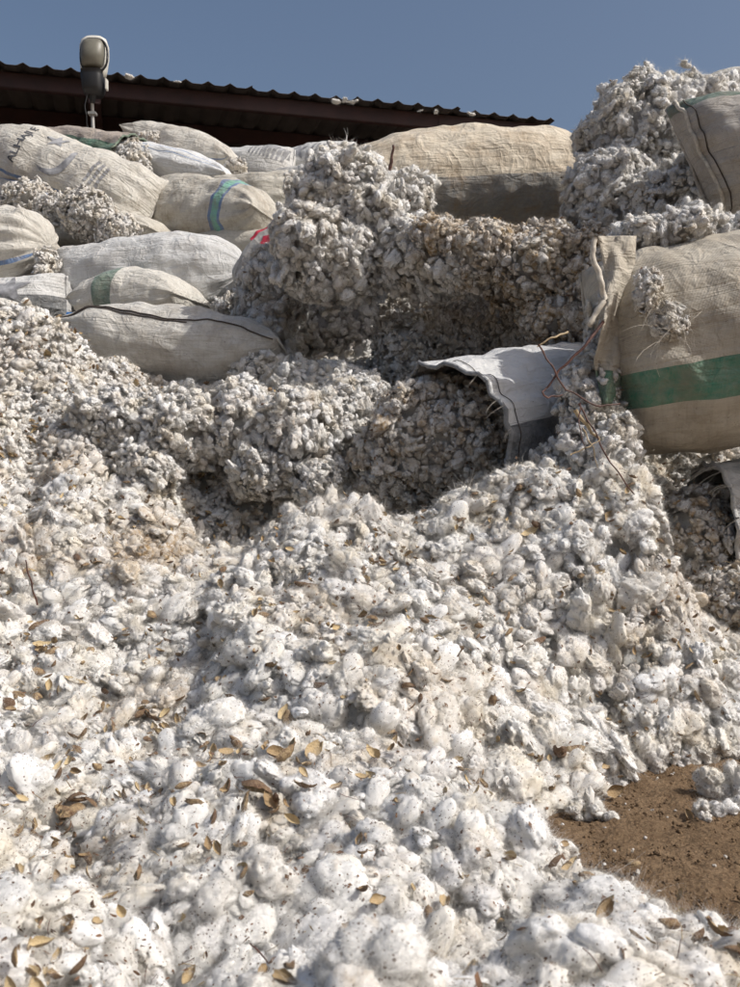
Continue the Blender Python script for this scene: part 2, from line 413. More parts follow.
for px, py, d in [(560, 778, 2.62), (585, 782, 2.63), (610, 776, 2.72), (660, 760, 2.93), (690, 750, 2.98), (745, 744, 3.02), (820, 740, 3.02),
                  (500, 780, 2.52), (480, 740, 2.66), (560, 725, 2.85), (620, 720, 3.0), (650, 680, 3.05), (600, 620, 3.12), (560, 545, 3.25), (545, 494, 3.42), (635, 500, 3.35),
                  (662, 562, 3.25), (700, 628, 3.22), (745, 682, 3.2), (745, 645, 3.3), (840, 640, 3.25),
                  (460, 512, 3.5), (380, 530, 3.4), (300, 522, 3.4), (225, 560, 3.3), (400, 620, 3.0), (500, 620, 3.15), (300, 650, 2.9), (400, 700, 2.6), (250, 720, 2.5), (150, 640, 2.9),
                  (280, 405, 4.4), (200, 392, 4.75), (130, 392, 4.7), (300, 392, 4.8), (350, 400, 4.85),
                  (100, 420, 4.2), (100, 388, 4.62), (40, 318, 4.75), (-10, 312, 4.75), (78, 332, 4.8), (-100, 310, 4.7), (60, 430, 4.1), (60, 480, 3.8), (60, 560, 3.3), (60, 640, 2.9), (60, 720, 2.5),
                  (-80, 480, 3.8), (-80, 640, 2.9), (-80, 800, 2.0), (-80, 400, 4.3), (150, 440, 4.25), (150, 490, 3.95), (150, 560, 3.3)]:
    cp(px, py, d)
for px, d, z in [(300, 4.05, .55), (215, 4.0, .55), (225, 3.75, .52), (350, 4.2, .6), (270, 3.9, .5), (430, 3.8, .52), (475, 3.8, .58), (550, 3.8, .50), (300, 3.70, .50), (230, 3.72, .55), (380, 3.7, .45), (640, 3.7, .50), (700, 3.6, .25), (760, 3.6, .20), (850, 3.8, .3),
                 (450, 4.3, .75), (550, 4.4, .85), (640, 4.3, .95), (760, 4.2, .75), (850, 4.2, .8), (420, 5.0, 1.3), (560, 5.0, 1.6), (680, 4.7, 1.7), (800, 4.7, 1.7),
                 (420, 6.0, 2.1), (560, 6.0, 2.2), (700, 5.6, 2.5), (800, 5.6, 2.5), (560, 7.0, 2.3), (750, 7.0, 2.3),
                 (-60, 5.6, 1.65), (100, 5.6, 1.45), (200, 5.6, 1.45), (300, 5.6, 1.5), (-60, 6.5, 1.9), (100, 6.5, 2.0), (220, 6.5, 2.1), (330, 6.5, 2.3),
                 (-60, 7.5, 2.7), (100, 7.5, 2.75), (220, 7.5, 2.8), (330, 7.5, 2.8), (0, 8.4, 3.2), (100, 8.4, 3.25), (200, 8.4, 3.25), (300, 8.4, 3.25), (400, 8.4, 3.0),
                 (0, 9.2, 3.2), (200, 9.2, 3.3), (330, 9.2, 3.3), (450, 9.2, 2.8), (0, 10.4, 2.0), (300, 10.4, 2.0), (500, 10.4, 1.5), (700, 9, 1.2)]:
    cz(px, d, z)
CP = np.array(CP)
def _phi(A, B): return np.sqrt(((A[:, None] - B[None]) ** 2).sum(-1) + 0.05 ** 2)
_K = _phi(CP[:, :2], CP[:, :2]); _n = len(CP)
_A = np.block([[_K - np.eye(_n) * 0.012, np.ones((_n, 1))], [np.ones((1, _n)), np.zeros((1, 1))]])
_W = np.linalg.solve(_A, np.concatenate([CP[:, 2], [0]]))
def hbase(xy):
    out = np.empty(len(xy))
    for i in range(0, len(xy), 4000):
        q = xy[i:i + 4000]; out[i:i + 4000] = _phi(q, CP[:, :2]) @ _W[:-1] + _W[-1]
    return out
def dome(x, y, cell, seed):
    q = Vector((x / cell + .35 * mn.noise((x * 3, y * 3, seed)), y / cell + .35 * mn.noise((x * 3, y * 3, seed + 4)), seed))
    d = mn.voronoi(q)[0][0]; return math.sqrt(max(0.0, 1 - (d / .80) ** 2))
def hfull(xy):
    h = hbase(xy)
    e = np.array([0.075 * fbm((x * 2.6, y * 2.6, 0.7), 2) + 0.115 * (dome(x, y, .27, 3.3) - .72) + 0.040 * (dome(x, y, .115, 8.1) - .72) + 0.012 * mn.noise((x * 17, y * 17, 7.7)) for x, y in xy])
    k = np.clip((h + .05) / .15, 0.0, 1.0) * np.where(xy[:, 1] > 5.3, .5, 1.0)
    # the fresher mound that bulges over the lower slope, with a broken lobed rim
    w_ = np.array([.22 * mn.noise((x * 2.2, y * 2.2, 4.4)) + .10 * mn.noise((x * 6, y * 6, 1.4)) for x, y in xy])
    rr_ = np.sqrt(((xy[:, 0] - .28) / .84) ** 2 + ((xy[:, 1] - 3.02) / .60) ** 2) + w_
    t_ = np.clip((1.04 - rr_) / .16, 0, 1); bulge = .105 * t_ * t_ * (3 - 2 * t_)
    return h - .028 + e * k + (bulge - .012) * k

# dense lookup grid of the heap
GX = np.arange(-3.4, 3.41, 0.022); GY = np.arange(0.55, 10.6, 0.022)
gx, gy = np.meshgrid(GX, GY); GZ = hfull(np.stack([gx.ravel(), gy.ravel()], 1)).reshape(gx.shape)
def hs(x, y):
    i = np.clip((np.asarray(x) - GX[0]) / .022, 0, len(GX) - 1.001); j = np.clip((np.asarray(y) - GY[0]) / .022, 0, len(GY) - 1.001)
    i0 = i.astype(int); j0 = j.astype(int); a = i - i0; b = j - j0
    return (GZ[j0, i0] * (1 - a) * (1 - b) + GZ[j0, i0 + 1] * a * (1 - b) + GZ[j0 + 1, i0] * (1 - a) * b + GZ[j0 + 1, i0 + 1] * a * b)
def hn(x, y):
    e = .025; dx = (hs(x + e, y) - hs(x - e, y)) / (2 * e); dy = (hs(x, y + e) - hs(x, y - e)) / (2 * e)
    n = np.stack([-dx, -dy, np.ones_like(dx)], 1); return n / np.linalg.norm(n, axis=1)[:, None]
def pix(p):
    p = np.asarray(p); return np.stack([CX + F * p[:, 0] / p[:, 1], CY - F * (p[:, 2] - CAMZ) / p[:, 1]], 1)

# ------------------------------------------------------------------ ground
def ground_material():
    m, nt, b = mat_new('dirt'); k = NB(nt); geo = k.n('ShaderNodeNewGeometry'); pos = geo.outputs['Position']
    c = k.mix(k.ramp(k.noise(pos, 5.0, 6, 0.65), 0.3, 0.72), (0.155, 0.103, 0.060), (0.255, 0.176, 0.108))
    c = k.mix(k.ramp(k.noise(pos, 70.0, 5, 0.7), 0.45, 0.75), c, (0.10, 0.06, 0.034))
    v = k.n('ShaderNodeTexVoronoi'); v.inputs['Scale'].default_value = 90.0; k.l(pos, v.inputs['Vector'])
    c = k.mix(k.math('MULTIPLY', k.math('LESS_THAN', v.outputs['Distance'], 0.22), 0.35), c, (0.36, 0.25, 0.15))
    k.l(c, b.inputs['Base Color']); b.inputs['Roughness'].default_value = 0.95; b.inputs['Specular IOR Level'].default_value = 0.1
    h = k.math('ADD', k.math('MULTIPLY', k.noise(pos, 60.0, 6, 0.7), 0.012), k.math('MULTIPLY', v.outputs['Distance'], -0.004))
    bp = k.n('ShaderNodeBump'); bp.inputs['Strength'].default_value = 1.0; bp.inputs['Distance'].default_value = 1.0
    k.l(h, bp.inputs['Height']); k.l(bp.outputs[0], b.inputs['Normal'])
    return m
M_DIRT = ground_material()
far = np.array([-2500, -800, -250, -80, -30, -12, -6, -3.0])
xs = np.concatenate([far, np.arange(0.2, 2.4, 0.014), [3.5, 6, 12, 30, 80, 250, 800, 2500]])
ys = np.concatenate([far, np.arange(1.4, 3.6, 0.014), [5, 9, 15, 30, 80, 250, 800, 2500]])
xx, yy = np.meshgrid(xs, ys); zz = np.zeros_like(xx)
for j in range(len(ys)):
    if 1.4 <= ys[j] <= 3.6:
        for i in range(len(xs)):
            if 0.2 <= xs[i] <= 2.4:
                q = Vector((xs[i], ys[j], 0)); zz[j, i] = 0.014 * fbm(q * 7, 3) + 0.010 * fbm(q * 32, 3, 2, .65)
nx = len(xs); idx = np.arange(nx * len(ys)).reshape(len(ys), nx)
gf = np.stack([idx[:-1, :-1], idx[:-1, 1:], idx[1:, 1:], idx[1:, :-1]], -1).reshape(-1, 4)
g = new_obj('ground', mesh_from('ground', np.stack([xx.ravel(), yy.ravel(), zz.ravel()], 1), gf, M_DIRT))
g['kind'] = 'structure'; g['label'] = 'bare brown dirt ground with small clods'

# ------------------------------------------------------------------ shed with corrugated roof
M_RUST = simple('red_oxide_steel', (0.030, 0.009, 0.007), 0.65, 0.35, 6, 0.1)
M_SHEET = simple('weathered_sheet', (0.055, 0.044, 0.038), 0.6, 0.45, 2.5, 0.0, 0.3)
M_WALL = simple('shade_dark_wall', (0.03, 0.022, 0.02), 0.9, 0.4, 1.5)  # near-black wall colour stands in for the gloom inside the shed
ZR = 4.8
EA = P(0, 66, 4.0 / 0.4275); EA.z = ZR; EB = P(553, 121, 4.0 / 0.3725); EB.z = ZR
ed = (EB - EA).normalized(); EA = EA - ed * 4.2
inn = Vector((-ed.y, ed.x, 0)).normalized()
if inn.y < 0: inn = -inn
Lr = (EB - EA).length; DEP = 9.0; SLOPE = 0.03
shed = empty('open_shed', EA - Vector((0, 0, ZR))); tag(shed, 'dark open shed with corrugated metal roof behind the sacks', 'shed')
Z3 = Vector((0, 0, 1))
ns = 9; sw = Lr / ns
for s in range(ns):
    V = []; Fc = []; nseg = 96; prof = []
    for i in range(nseg + 1):
        t = i / nseg * (sw + .03); ph = ((s * sw + t) / 0.215) % 1.0
        hgt = .036 * max(0, 1 - abs(ph - .5) / .30) ** 1.2
        prof.append((s * sw + t, hgt))
    jag = random.uniform(-.05, .06); dz = .003 * (s % 2) + random.uniform(0, .006)
    for a, dep in ((0, jag), (1, DEP * .5), (2, DEP)):
        for (t, hgt) in prof:
            V.append(EA + ed * t + inn * dep + Z3 * (hgt + dz + SLOPE * dep))
    m1 = nseg + 1
    for a in range(2):
        for i in range(nseg): Fc.append((a * m1 + i, a * m1 + i + 1, (a + 1) * m1 + i + 1, (a + 1) * m1 + i))
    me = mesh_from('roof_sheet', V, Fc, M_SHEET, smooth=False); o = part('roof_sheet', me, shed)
    md = o.modifiers.new('thick', 'SOLIDIFY'); md.thickness = .003; md.offset = -1
axes = (ed, inn, Z3)
for kx, dep in enumerate((0.14, 1.15, 2.3, 3.5, 4.8, 6.2, 7.6)):
    c = EA + ed * (Lr / 2) + inn * dep + Z3 * (-.085 + SLOPE * dep)
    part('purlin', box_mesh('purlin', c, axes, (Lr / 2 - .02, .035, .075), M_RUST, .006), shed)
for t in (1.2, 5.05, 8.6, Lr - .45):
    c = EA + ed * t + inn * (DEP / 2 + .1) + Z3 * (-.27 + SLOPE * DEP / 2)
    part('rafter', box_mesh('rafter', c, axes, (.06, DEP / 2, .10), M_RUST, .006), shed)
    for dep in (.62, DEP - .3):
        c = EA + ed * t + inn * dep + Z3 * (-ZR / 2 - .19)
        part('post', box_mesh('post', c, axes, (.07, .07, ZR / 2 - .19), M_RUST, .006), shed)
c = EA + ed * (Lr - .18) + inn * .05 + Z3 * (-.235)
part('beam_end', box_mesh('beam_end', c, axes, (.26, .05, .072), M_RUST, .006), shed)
c = EA + ed * (Lr / 2) + inn * (DEP + .12) + Z3 * (-ZR / 2 + .1)  # back and side walls added to close the shed and keep its inside dark
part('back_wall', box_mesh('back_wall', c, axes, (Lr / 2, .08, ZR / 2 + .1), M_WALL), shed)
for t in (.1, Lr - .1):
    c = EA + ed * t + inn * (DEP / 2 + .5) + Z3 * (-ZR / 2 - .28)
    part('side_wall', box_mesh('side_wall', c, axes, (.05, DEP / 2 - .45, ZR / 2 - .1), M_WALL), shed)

# ------------------------------------------------------------------ street lamp
M_LHOUS = simple('lamp_shell', (0.62, 0.60, 0.54), 0.5, 0.15, 10)
M_LBLACK = simple('lamp_black', (0.015, 0.015, 0.016), 0.5, 0.3, 10)
M_POLE = simple('lamp_pole', (0.33, 0.32, 0.30), 0.5, 0.2, 10, 0, 0.4)
m, nt, b = mat_new('lamp_lens'); k = NB(nt); geo = k.n('ShaderNodeNewGeometry')
k.l(k.mix(k.ramp(k.noise(geo.outputs['Position'], 9, 4), .3, .7), (0.20, 0.19, 0.15), (0.12, 0.11, 0.085)), b.inputs['Base Color'])
b.inputs['Roughness'].default_value = 0.45; M_LENS = m
LD = 8.5
lamp = empty('street_lamp', P(92, 100, LD).xy.to_3d()); tag(lamp, 'old street lamp with clear bowl and black neck rising above the sacks', 'street lamp')
def loft(name, rings, mat, cap0=True, cap1=True):
    n = len(rings[0]); V = [p for r in rings for p in r]; Fc = []
    for i in range(len(rings) - 1):
        for k2 in range(n): Fc.append((i * n + k2, i * n + (k2 + 1) % n, (i + 1) * n + (k2 + 1) % n, (i + 1) * n + k2))
    if cap0: Fc.append(tuple(range(n)))
    if cap1: Fc.append(tuple(range((len(rings) - 1) * n, len(rings) * n)))
    return mesh_from(name, V, Fc, mat)
def lring(cx, py, hw, dn, df, n=20, e=.75):
    """a level ring of the lamp head: half width hw px, depth dn in front / df behind (m)"""
    c = P(cx, py, LD); out = []
    for i in range(n):
        a = 2 * math.pi * i / n; cs, sn = math.cos(a), math.sin(a)
        x = math.copysign(abs(cs) ** e, cs) * hw * LD / F; y = math.copysign(abs(sn) ** e, sn)
        out.append(c + Vector((x, -y * dn if y > 0 else -y * df, 0)))
    return out
fr = [P(94 + 13.4 * math.copysign(abs(math.cos(t)) ** .7, math.cos(t)), 55.5 + 16.5 * math.copysign(abs(math.sin(t)) ** .8, -math.sin(t)), LD - .055) for t in np.linspace(0, 2 * math.pi, 36)]
part('bowl_frame', tube_mesh('bowl_frame', fr, .010, M_LBLACK, 6), lamp)
# shell behind, bowl in front, black ballast box below
part('lamp_shell', loft('lamp_shell', [lring(94, 36.6, 3, .015, .03), lring(94, 37.4, 8, .035, .06), lring(94, 40, 12.3, .045, .09), lring(94, 46, 14.3, .05, .11), lring(94, 58, 14.4, .05, .12), lring(93.5, 70, 13, .05, .12), lring(93, 78, 11.6, .05, .11)], M_LHOUS), lamp)
part('lamp_bowl', loft('lamp_bowl', [lring(94, 40.2, 8, .05, -.03), lring(94, 43, 11, .08, -.03), lring(94, 48, 12.6, .105, -.03), lring(94, 58, 12.6, .125, -.03), lring(93.6, 67, 11.2, .11, -.03), lring(93.4, 70.5, 9.8, .07, -.03)], M_LENS), lamp)
part('ballast_box', loft('ballast_box', [lring(93, 72.5, 11.0, .10, .09, e=.5), lring(93.2, 78, 11.0, .105, .10, e=.5), lring(93.8, 90, 10.2, .10, .10, e=.5), lring(93.6, 95.5, 8.6, .08, .08, e=.5)], M_LBLACK), lamp)
part('cable_gland', tube_mesh('cable_gland', [P(93.2, 95, LD), P(92.6, 99, LD), P(92.3, 104, LD)], [.030, .026, .018], M_LBLACK, 10), lamp)
pb = P(93, 100, LD); pb.z = 0
part('pole', tube_mesh('pole', [P(92.2, 101, LD), P(92.6, 118, LD), P(93.2, 132, LD), pb], [.014, .015, .016, .03], M_POLE, 10), lamp)
cb = [P(91, 74 + 60 * t, LD - .02 - .05 * math.sin(t * 3)) + Vector((-.05 * math.sin(t * 3.1) - .02 * mn.noise((t * 4, 0, 0)), 0, 0)) for t in np.linspace(.33, 1, 14)]
part('cable', tube_mesh('cable', cb, .0045, M_LBLACK, 5), lamp)
part('pole_bracket', box_mesh('pole_bracket', P(92.4, 114, LD), (Vector((1, 0, 0)), Vector((0, 1, 0)), Z3), (.035, .03, .012), M_POLE, .003), lamp)
part('side_latch', box_mesh('side_latch', P(106.6, 85, LD - .02), (Vector((1, 0, 0)), Vector((0, 1, 0)), Z3), (.008, .03, .045), M_LHOUS, .004), lamp)

# ------------------------------------------------------------------ sacks
def sgn(v): return -1.0 if v < 0 else 1.0
class Sack:
    def __init__(s, label, p0, p1, W, H, mat, ends=('seam', 'seam'), flat='H', roll=0, sag=0.0, lump=.022, fold=.014, seed=0, nu=84, nv=72, group=None, flatk=2.6, shear=0.0, name='cotton_sack', build=True):
        s.p0, s.p1 = Vector(p0), Vector(p1); s.W, s.H = W, H; s.ends, s.flat = ends, flat
        s.sag, s.lump, s.fold, s.flatk, s.shear = sag, lump, fold, flatk, shear
        s.L = (s.p1 - s.p0).length; s.ax = (s.p1 - s.p0).normalized(); c = (s.p0 + s.p1) / 2
        tocam = Vector((0, 0, CAMZ)) - c; tocam.z = 0; sd = tocam - s.ax * tocam.dot(s.ax); sd.normalize()
        up = s.ax.cross(sd).normalized()
        if up.z < 0: up = -up
        if roll:
            q = Matrix.Rotation(R(roll), 3, s.ax); sd = q @ sd; up = q @ up
        s.sd, s.up, s.c, s.off = sd, up, c, Vector((seed * 3.7 + 1.1, seed * 1.3, seed * 7.9))
        s.mat = mat; s.label = label
        s.root = empty(name, (c.x, c.y, c.z - H)); tag(s.root, label, 'sack', group)
        if build: s.body(nu, nv)
    def prof(s, u):
        e = s.ends[0] if u < 0 else s.ends[1]; a = min(abs(u), 1.0)
        if e == 'seam':
            th = max(.035, (1 - a ** s.flatk) ** .52); wd = 1 - .10 * a ** 4
            return (wd, th) if s.flat == 'H' else (th, wd)
        if e == 'round':
            t = max(.03, (1 - a ** 4.2) ** .5); return (t, t)
        if e == 'tie':
            if a < .90: t = (1 - (a / .96) ** 4) ** .5
            else: t = .30 + .10 * (a - .9) / .1
            t = max(t, .26); return (t, t)
        if e == 'open':
            return (1 + .03 * a ** 3, 1 + .03 * a ** 3)
        return (1, 1)
    def pos(s, u, th):
        a, b = s.prof(u); c, sn = math.cos(th), math.sin(th); e = .86
        d = s.sd * (s.W * a * math.copysign(abs(c) ** e, c)) + s.up * (s.H * b * math.copysign(abs(sn) ** e, sn))
        p = s.c + s.ax * (u * s.L / 2) + d - s.ax * (s.shear * d.dot(s.up) / s.H * (1 - u) / 2)
        # bulging end seams, corners drawn in
        nrm = d.normalized() if d.length > 1e-6 else s.up
        q = p * 1.0 + s.off
        au = abs(u); k = min(1.0, a, b) ** .5
        amp = s.lump * (fbm(q * 3.2, 2) * 1.1 + .55 * fbm(q * 8.5, 2))
        w1 = math.sin(th * 13 + 5 * mn.noise(q * 2.0) + s.off.x) * s.fold * max(0, (au - .45) / .55) ** 1.6
        w2 = -abs(mn.noise(Vector((u * 2.4, th * 2.6, s.off.x)) + q * .4)) * s.fold * 1.2
        w3 = s.fold * .45 * mn.noise(Vector((q.x * 4, q.y * 4, q.z * 22)))
        p = p + nrm * (amp + w1 + w2 + w3) * k
        p.z -= s.sag * (u * u)
        return p
    def pn(s, u, th):
        e = .02; p = s.pos(u, th); a = s.pos(min(u + e, 1), th) - s.pos(max(u - e, -1), th); b = s.pos(u, th + .05) - s.pos(u, th - .05)
        n = a.cross(b).normalized()
        if n.dot(p - (s.c + s.ax * (u * s.L / 2))) < 0: n = -n
        return p, n
    def body(s, nu, nv):
        us = [math.copysign(abs(t) ** .85, t) for t in np.linspace(-1, 1, nu)]
        V = []; UVW = []; UVP = []; per = math.pi * (s.W + s.H)
        for u in us:
            for j in range(nv):
                th = 2 * math.pi * j / nv - math.pi * .75
                V.append(s.pos(u, th))
        Fc = []; uvw = []; uvp = []
        for i in range(nu - 1):
            for j in range(nv):
                j2 = (j + 1) % nv
                Fc.append((i * nv + j, i * nv + j2, (i + 1) * nv + j2, (i + 1) * nv + j))
                for (ii, jj) in ((i, j), (i, j + 1), (i + 1, j + 1), (i + 1, j)):
                    uvw.append((us[ii] * s.L / 2, jj / nv * per)); uvp.append((us[ii], jj / nv * 360 - 135))
        caps = []
        if s.ends[0] not in ('open',): caps.append(tuple(reversed(range(nv))))
        if s.ends[1] not in ('open',): caps.append(tuple(range((nu - 1) * nv, nu * nv)))
        for cpf in caps:
            Fc.append(cpf)
            for _ in cpf: uvw.append((0, 0)); uvp.append((-1 if cpf[0] < nv else 1, 200))
        me = mesh_from('fabric', V, Fc, s.mat)
        a = me.uv_layers.new(name='weave'); a.data.foreach_set('uv', np.array(uvw).ravel())
        a = me.uv_layers.new(name='place'); a.data.foreach_set('uv', np.array(uvp).ravel())
        s.fabric = part('fabric', me, s.root)
        for side, e in ((-1, s.ends[0]), (1, s.ends[1])):
            if e == 'seam':
                pts = []
                for t in np.linspace(-1, 1, 15):
                    if s.flat == 'H': o = s.sd * (s.W * .90 * t)
                    else: o = s.up * (s.H * .90 * t)
                    p = s.c + s.ax * (side * (s.L / 2 + .004)) + o - s.ax * (s.shear * o.dot(s.up) / s.H * (1 - side) / 2); p.z -= s.sag
                    pts.append(p + s.ax * side * .012 * mn.noise(p * 9))
                part('end_seam', tube_mesh('end_seam', pts, .007, s.mat, 6), s.root)
            elif e == 'tie':
                c = s.c + s.ax * (side * s.L / 2 * .93); c.z -= s.sag
                pts = [c + s.sd * (s.W * .27 * math.cos(t)) + s.up * (s.H * .27 * math.sin(t)) for t in np.linspace(0, 2 * math.pi, 20)]
                part('tie_string', tube_mesh('tie_string', pts, .006, M_THREAD, 6), s.root)
            elif e == 'open':
                pts = [s.pos(side * .995, t) for t in np.linspace(0, 2 * math.pi, 40)]
                part('hem', tube_mesh('hem', pts, .009, s.mat, 6), s.root)
    def line(s, name, uth, rad, mat, lift=.003, n=60):
        """a cord, thread or seam lying on the sack: list of (u, theta degrees)"""
        uth = np.array(uth, float); t = np.linspace(0, len(uth) - 1, n)
        us = np.interp(t, range(len(uth)), uth[:, 0]); ts = np.interp(t, range(len(uth)), uth[:, 1]); pts = []
        for u, th in zip(us, ts):
            p, nn = s.pn(u, R(th)); pts.append(p + nn * lift)
        return part(name, tube_mesh(name, pts, rad, mat, 5), s.root)
    def decal(s, name, verts2, faces, u0, th0, mat, rot=0, scale=1.0, lift=.0035):
        """flat print: 2-D metres laid on the cloth about (u0, th0); x runs along the sack, y up round it"""
        V = []; cr, sr = math.cos(R(rot)), math.sin(R(rot)); rr = (s.W + s.H) / 2
        for x, y in verts2:
            x, y = (x * cr - y * sr) * scale, (x * sr + y * cr) * scale
            p, n = s.pn(max(-.98, min(.98, u0 + x / (s.L / 2))), R(th0) + y / rr); V.append(p + n * lift)
        o = new_obj(name, mesh_from(name, V, faces, mat, smooth=True), s.fabric); return o

def refine(verts, faces, step=.02):
    bm = bmesh.new(); vs = [bm.verts.new((x, y, 0)) for x, y in verts]
    for f in faces:
        try: bm.faces.new([vs[i] for i in f])
        except ValueError: pass
    bmesh.ops.triangulate(bm, faces=list(bm.faces))
    for _ in range(4):
        long = [e for e in bm.edges if e.calc_length() > step]
        if not long: break
        bmesh.ops.subdivide_edges(bm, edges=long, cuts=1); bmesh.ops.triangulate(bm, faces=list(bm.faces))
    bm.verts.index_update()
    r = [(v.co.x, v.co.y) for v in bm.verts], [[v.index for v in f.verts] for f in bm.faces]; bm.free(); return r
def text2d(txt, size, step=.02):
    cu = bpy.data.curves.new('txt', 'FONT'); cu.body = txt; cu.size = size; cu.align_x = 'CENTER'; cu.align_y = 'CENTER'; cu.resolution_u = 2
    cu.offset = size * .012
    o = bpy.data.objects.new('txt', cu); COL.objects.link(o)
    dg = bpy.context.evaluated_depsgraph_get(); me = bpy.data.meshes.new_from_object(o.evaluated_get(dg))
    v = [(a.co.x, a.co.y) for a in me.vertices]; f = [list(p.vertices) for p in me.polygons]
    bpy.data.objects.remove(o); bpy.data.curves.remove(cu); bpy.data.meshes.remove(me)
    return refine(v, f, step)
def star2d(r, r2=.40, rot=90, step=.02):
    v = [(r * (1 if i % 2 == 0 else r2) * math.cos(R(rot + 36 * i)), r * (1 if i % 2 == 0 else r2) * math.sin(R(rot + 36 * i))) for i in range(10)]
    v.append((0, 0)); return refine(v, [(i, (i + 1) % 10, 10) for i in range(10)], step)
def crescent2d(r, ri, off, a0=-105, a1=105, n=26, step=.02):
    out = []; f = []
    for i in range(n):
        a = R(a0 + (a1 - a0) * i / (n - 1)); x, y = r * math.cos(a), r * math.sin(a)
        dx, dy = x + off, y; l = math.hypot(dx, dy)
        t = min(1, ri / l); out.append((x, y)); out.append((dx * t - off, dy * t))
    for i in range(n - 1): f.append((2 * i, 2 * i + 2, 2 * i + 3, 2 * i + 1))
    return refine(out, f, step)
def lines2d(rows, w, h, gap, step=.03):
    """rows of worn small print too faint to read: short dashes of uneven length"""
    v = []; f = []
    for r_ in range(rows):
        x = -w / 2
        while x < w / 2:
            l = random.uniform(.25, .8) * h * 2; y = -r_ * gap
            i = len(v); v += [(x, y), (min(x + l, w / 2), y), (min(x + l, w / 2), y + h), (x, y + h)]; f.append((i, i + 1, i + 2, i + 3)); x += l + h * .35
    return refine(v, f, step)

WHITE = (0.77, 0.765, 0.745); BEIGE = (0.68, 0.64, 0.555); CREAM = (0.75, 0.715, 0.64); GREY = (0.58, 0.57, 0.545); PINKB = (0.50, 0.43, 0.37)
GREEN = (0.030, 0.17, 0.105); BLUE = (0.06, 0.19, 0.45); DGREY = (0.115, 0.125, 0.135); PGREEN = (0.22, 0.55, 0.40); OLIVE = (0.10, 0.19, 0.145)
fm = fabric_material
GP = 'sacks piled at the back left'
S = {}
S['print'] = Sack('big printed cream sack with crescent and star, tied end at left edge', P(-14, 150, 7.5), P(153, 212, 7.0), .31, .275,
    fm('fab_print', CREAM, .45, [('v', -40, 2.6, BLUE)]), ('tie', 'seam'), 'W', seed=1, group=GP, fold=.02)
S['brown'] = Sack('pinkish beige sack with green band just below the lamp', P(58, 152, 8.7), P(140, 168, 8.05), .30, .20,
    fm('fab_brown', PINKB, .35, [('v', -8, 12, GREEN)]), ('seam', 'open'), 'H', seed=2, group=GP)
S['topback'] = Sack('cream sack with blue edge line, highest under the shed roof', P(136, 141, 8.8), P(240, 170, 8.3), .27, .19,
    fm('fab_topback', CREAM, .5, [('v', -28, 3.0, BLUE)]), ('seam', 'seam'), 'H', seed=3, group=GP)
S['white'] = Sack('bright white sack with thin blue lines below the highest cream sack', P(118, 158, 8.25), P(236, 186, 7.9), .28, .16,
    fm('fab_white', (0.80, 0.80, 0.79), .10, [('v', 30, 1.3, BLUE), ('v', 12, 1.0, BLUE)]), ('seam', 'seam'), 'H', seed=4, group=GP)
S['band'] = Sack('plump beige sack ringed by a blue and green band', P(148, 214, 7.5), P(276, 222, 6.7), .30, .275,
    fm('fab_band', BEIGE, .65, [('u', .56, .085, BLUE), ('u', .56, .045, PGREEN)]), ('round', 'seam'), 'H', seed=5, group=GP, fold=.02)
S['behind'] = Sack('beige sack lying behind the blue and green banded sack', P(200, 206, 8.0), P(306, 196, 7.5), .28, .20,
    fm('fab_behind', BEIGE, .6), ('seam', 'seam'), 'W', seed=6, group=GP)
S['text'] = Sack('pale grey sack printed with faded rows of small text, near the roof', P(218, 172, 9.2), P(292, 170, 8.9), .27, .20,
    fm('fab_text', WHITE, .22), ('seam', 'seam'), 'W', seed=7, group=GP)
S['star'] = Sack('pale sack with faded grey star beside the central cotton mass', P(272, 172, 9.5), P(350, 162, 9.1), .27, .19,
    fm('fab_star', WHITE, .22), ('seam', 'seam'), 'W', seed=8, group=GP)
S['corner'] = Sack('grey white sack with pointed corner in front of the faded star', P(272, 186, 8.7), P(345, 184, 8.4), .24, .14,
    fm('fab_corner', GREY, .25), ('seam', 'seam'), 'W', seed=22, group=GP)
S['small'] = Sack('small beige sack end wedged under the banded sack', P(208, 246, 6.95), P(285, 250, 6.7), .22, .12,
    fm('fab_small', BEIGE, .35), ('seam', 'seam'), 'H', seed=9, group=GP)
S['longw'] = Sack('long greyish white sack lying level across the left pile', P(57, 288, 6.5), P(246, 270, 6.15), .27, .265,
    fm('fab_longw', (0.75, 0.745, 0.725), .26), ('seam', 'round'), 'W', seed=10, group=GP, sag=.0)
S['greenb'] = Sack('cream sack crossed by a dull green band, half hidden', P(92, 306, 6.05), P(194, 301, 5.8), .27, .205,
    fm('fab_greenb', CREAM, .30, [('u', -.26, .17, OLIVE)]), ('seam', 'seam'), 'H', seed=11, group=GP, flatk=2.0)
S['front'] = Sack('dusty grey sack with dark stitched seam, lowest on the left cotton', P(78, 346, 5.5), P(290, 368, 5.2), .30, .225,
    fm('fab_front', (0.71, 0.68, 0.62), .5), ('seam', 'seam'), 'H', roll=-22, seed=12, group=GP, flatk=2.2)
S['leftround'] = Sack('round gathered cream sack with blue stripe at left edge', P(-95, 262, 6.8), P(50, 246, 6.35), .29, .275,
    fm('fab_leftround', CREAM, .45, [('v', -32, 3.4, BLUE)]), ('seam', 'round'), 'H', seed=13, group=GP, fold=.026)
S['darkstar'] = Sack('pale sack with dark star print and charcoal lower band', P(-12, 303, 6.25), P(66, 296, 6.1), .24, .135,
    fm('fab_darkstar', WHITE, .2, [('v', -38, 33, DGREY)]), ('seam', 'seam'), 'W', seed=14, group=GP)
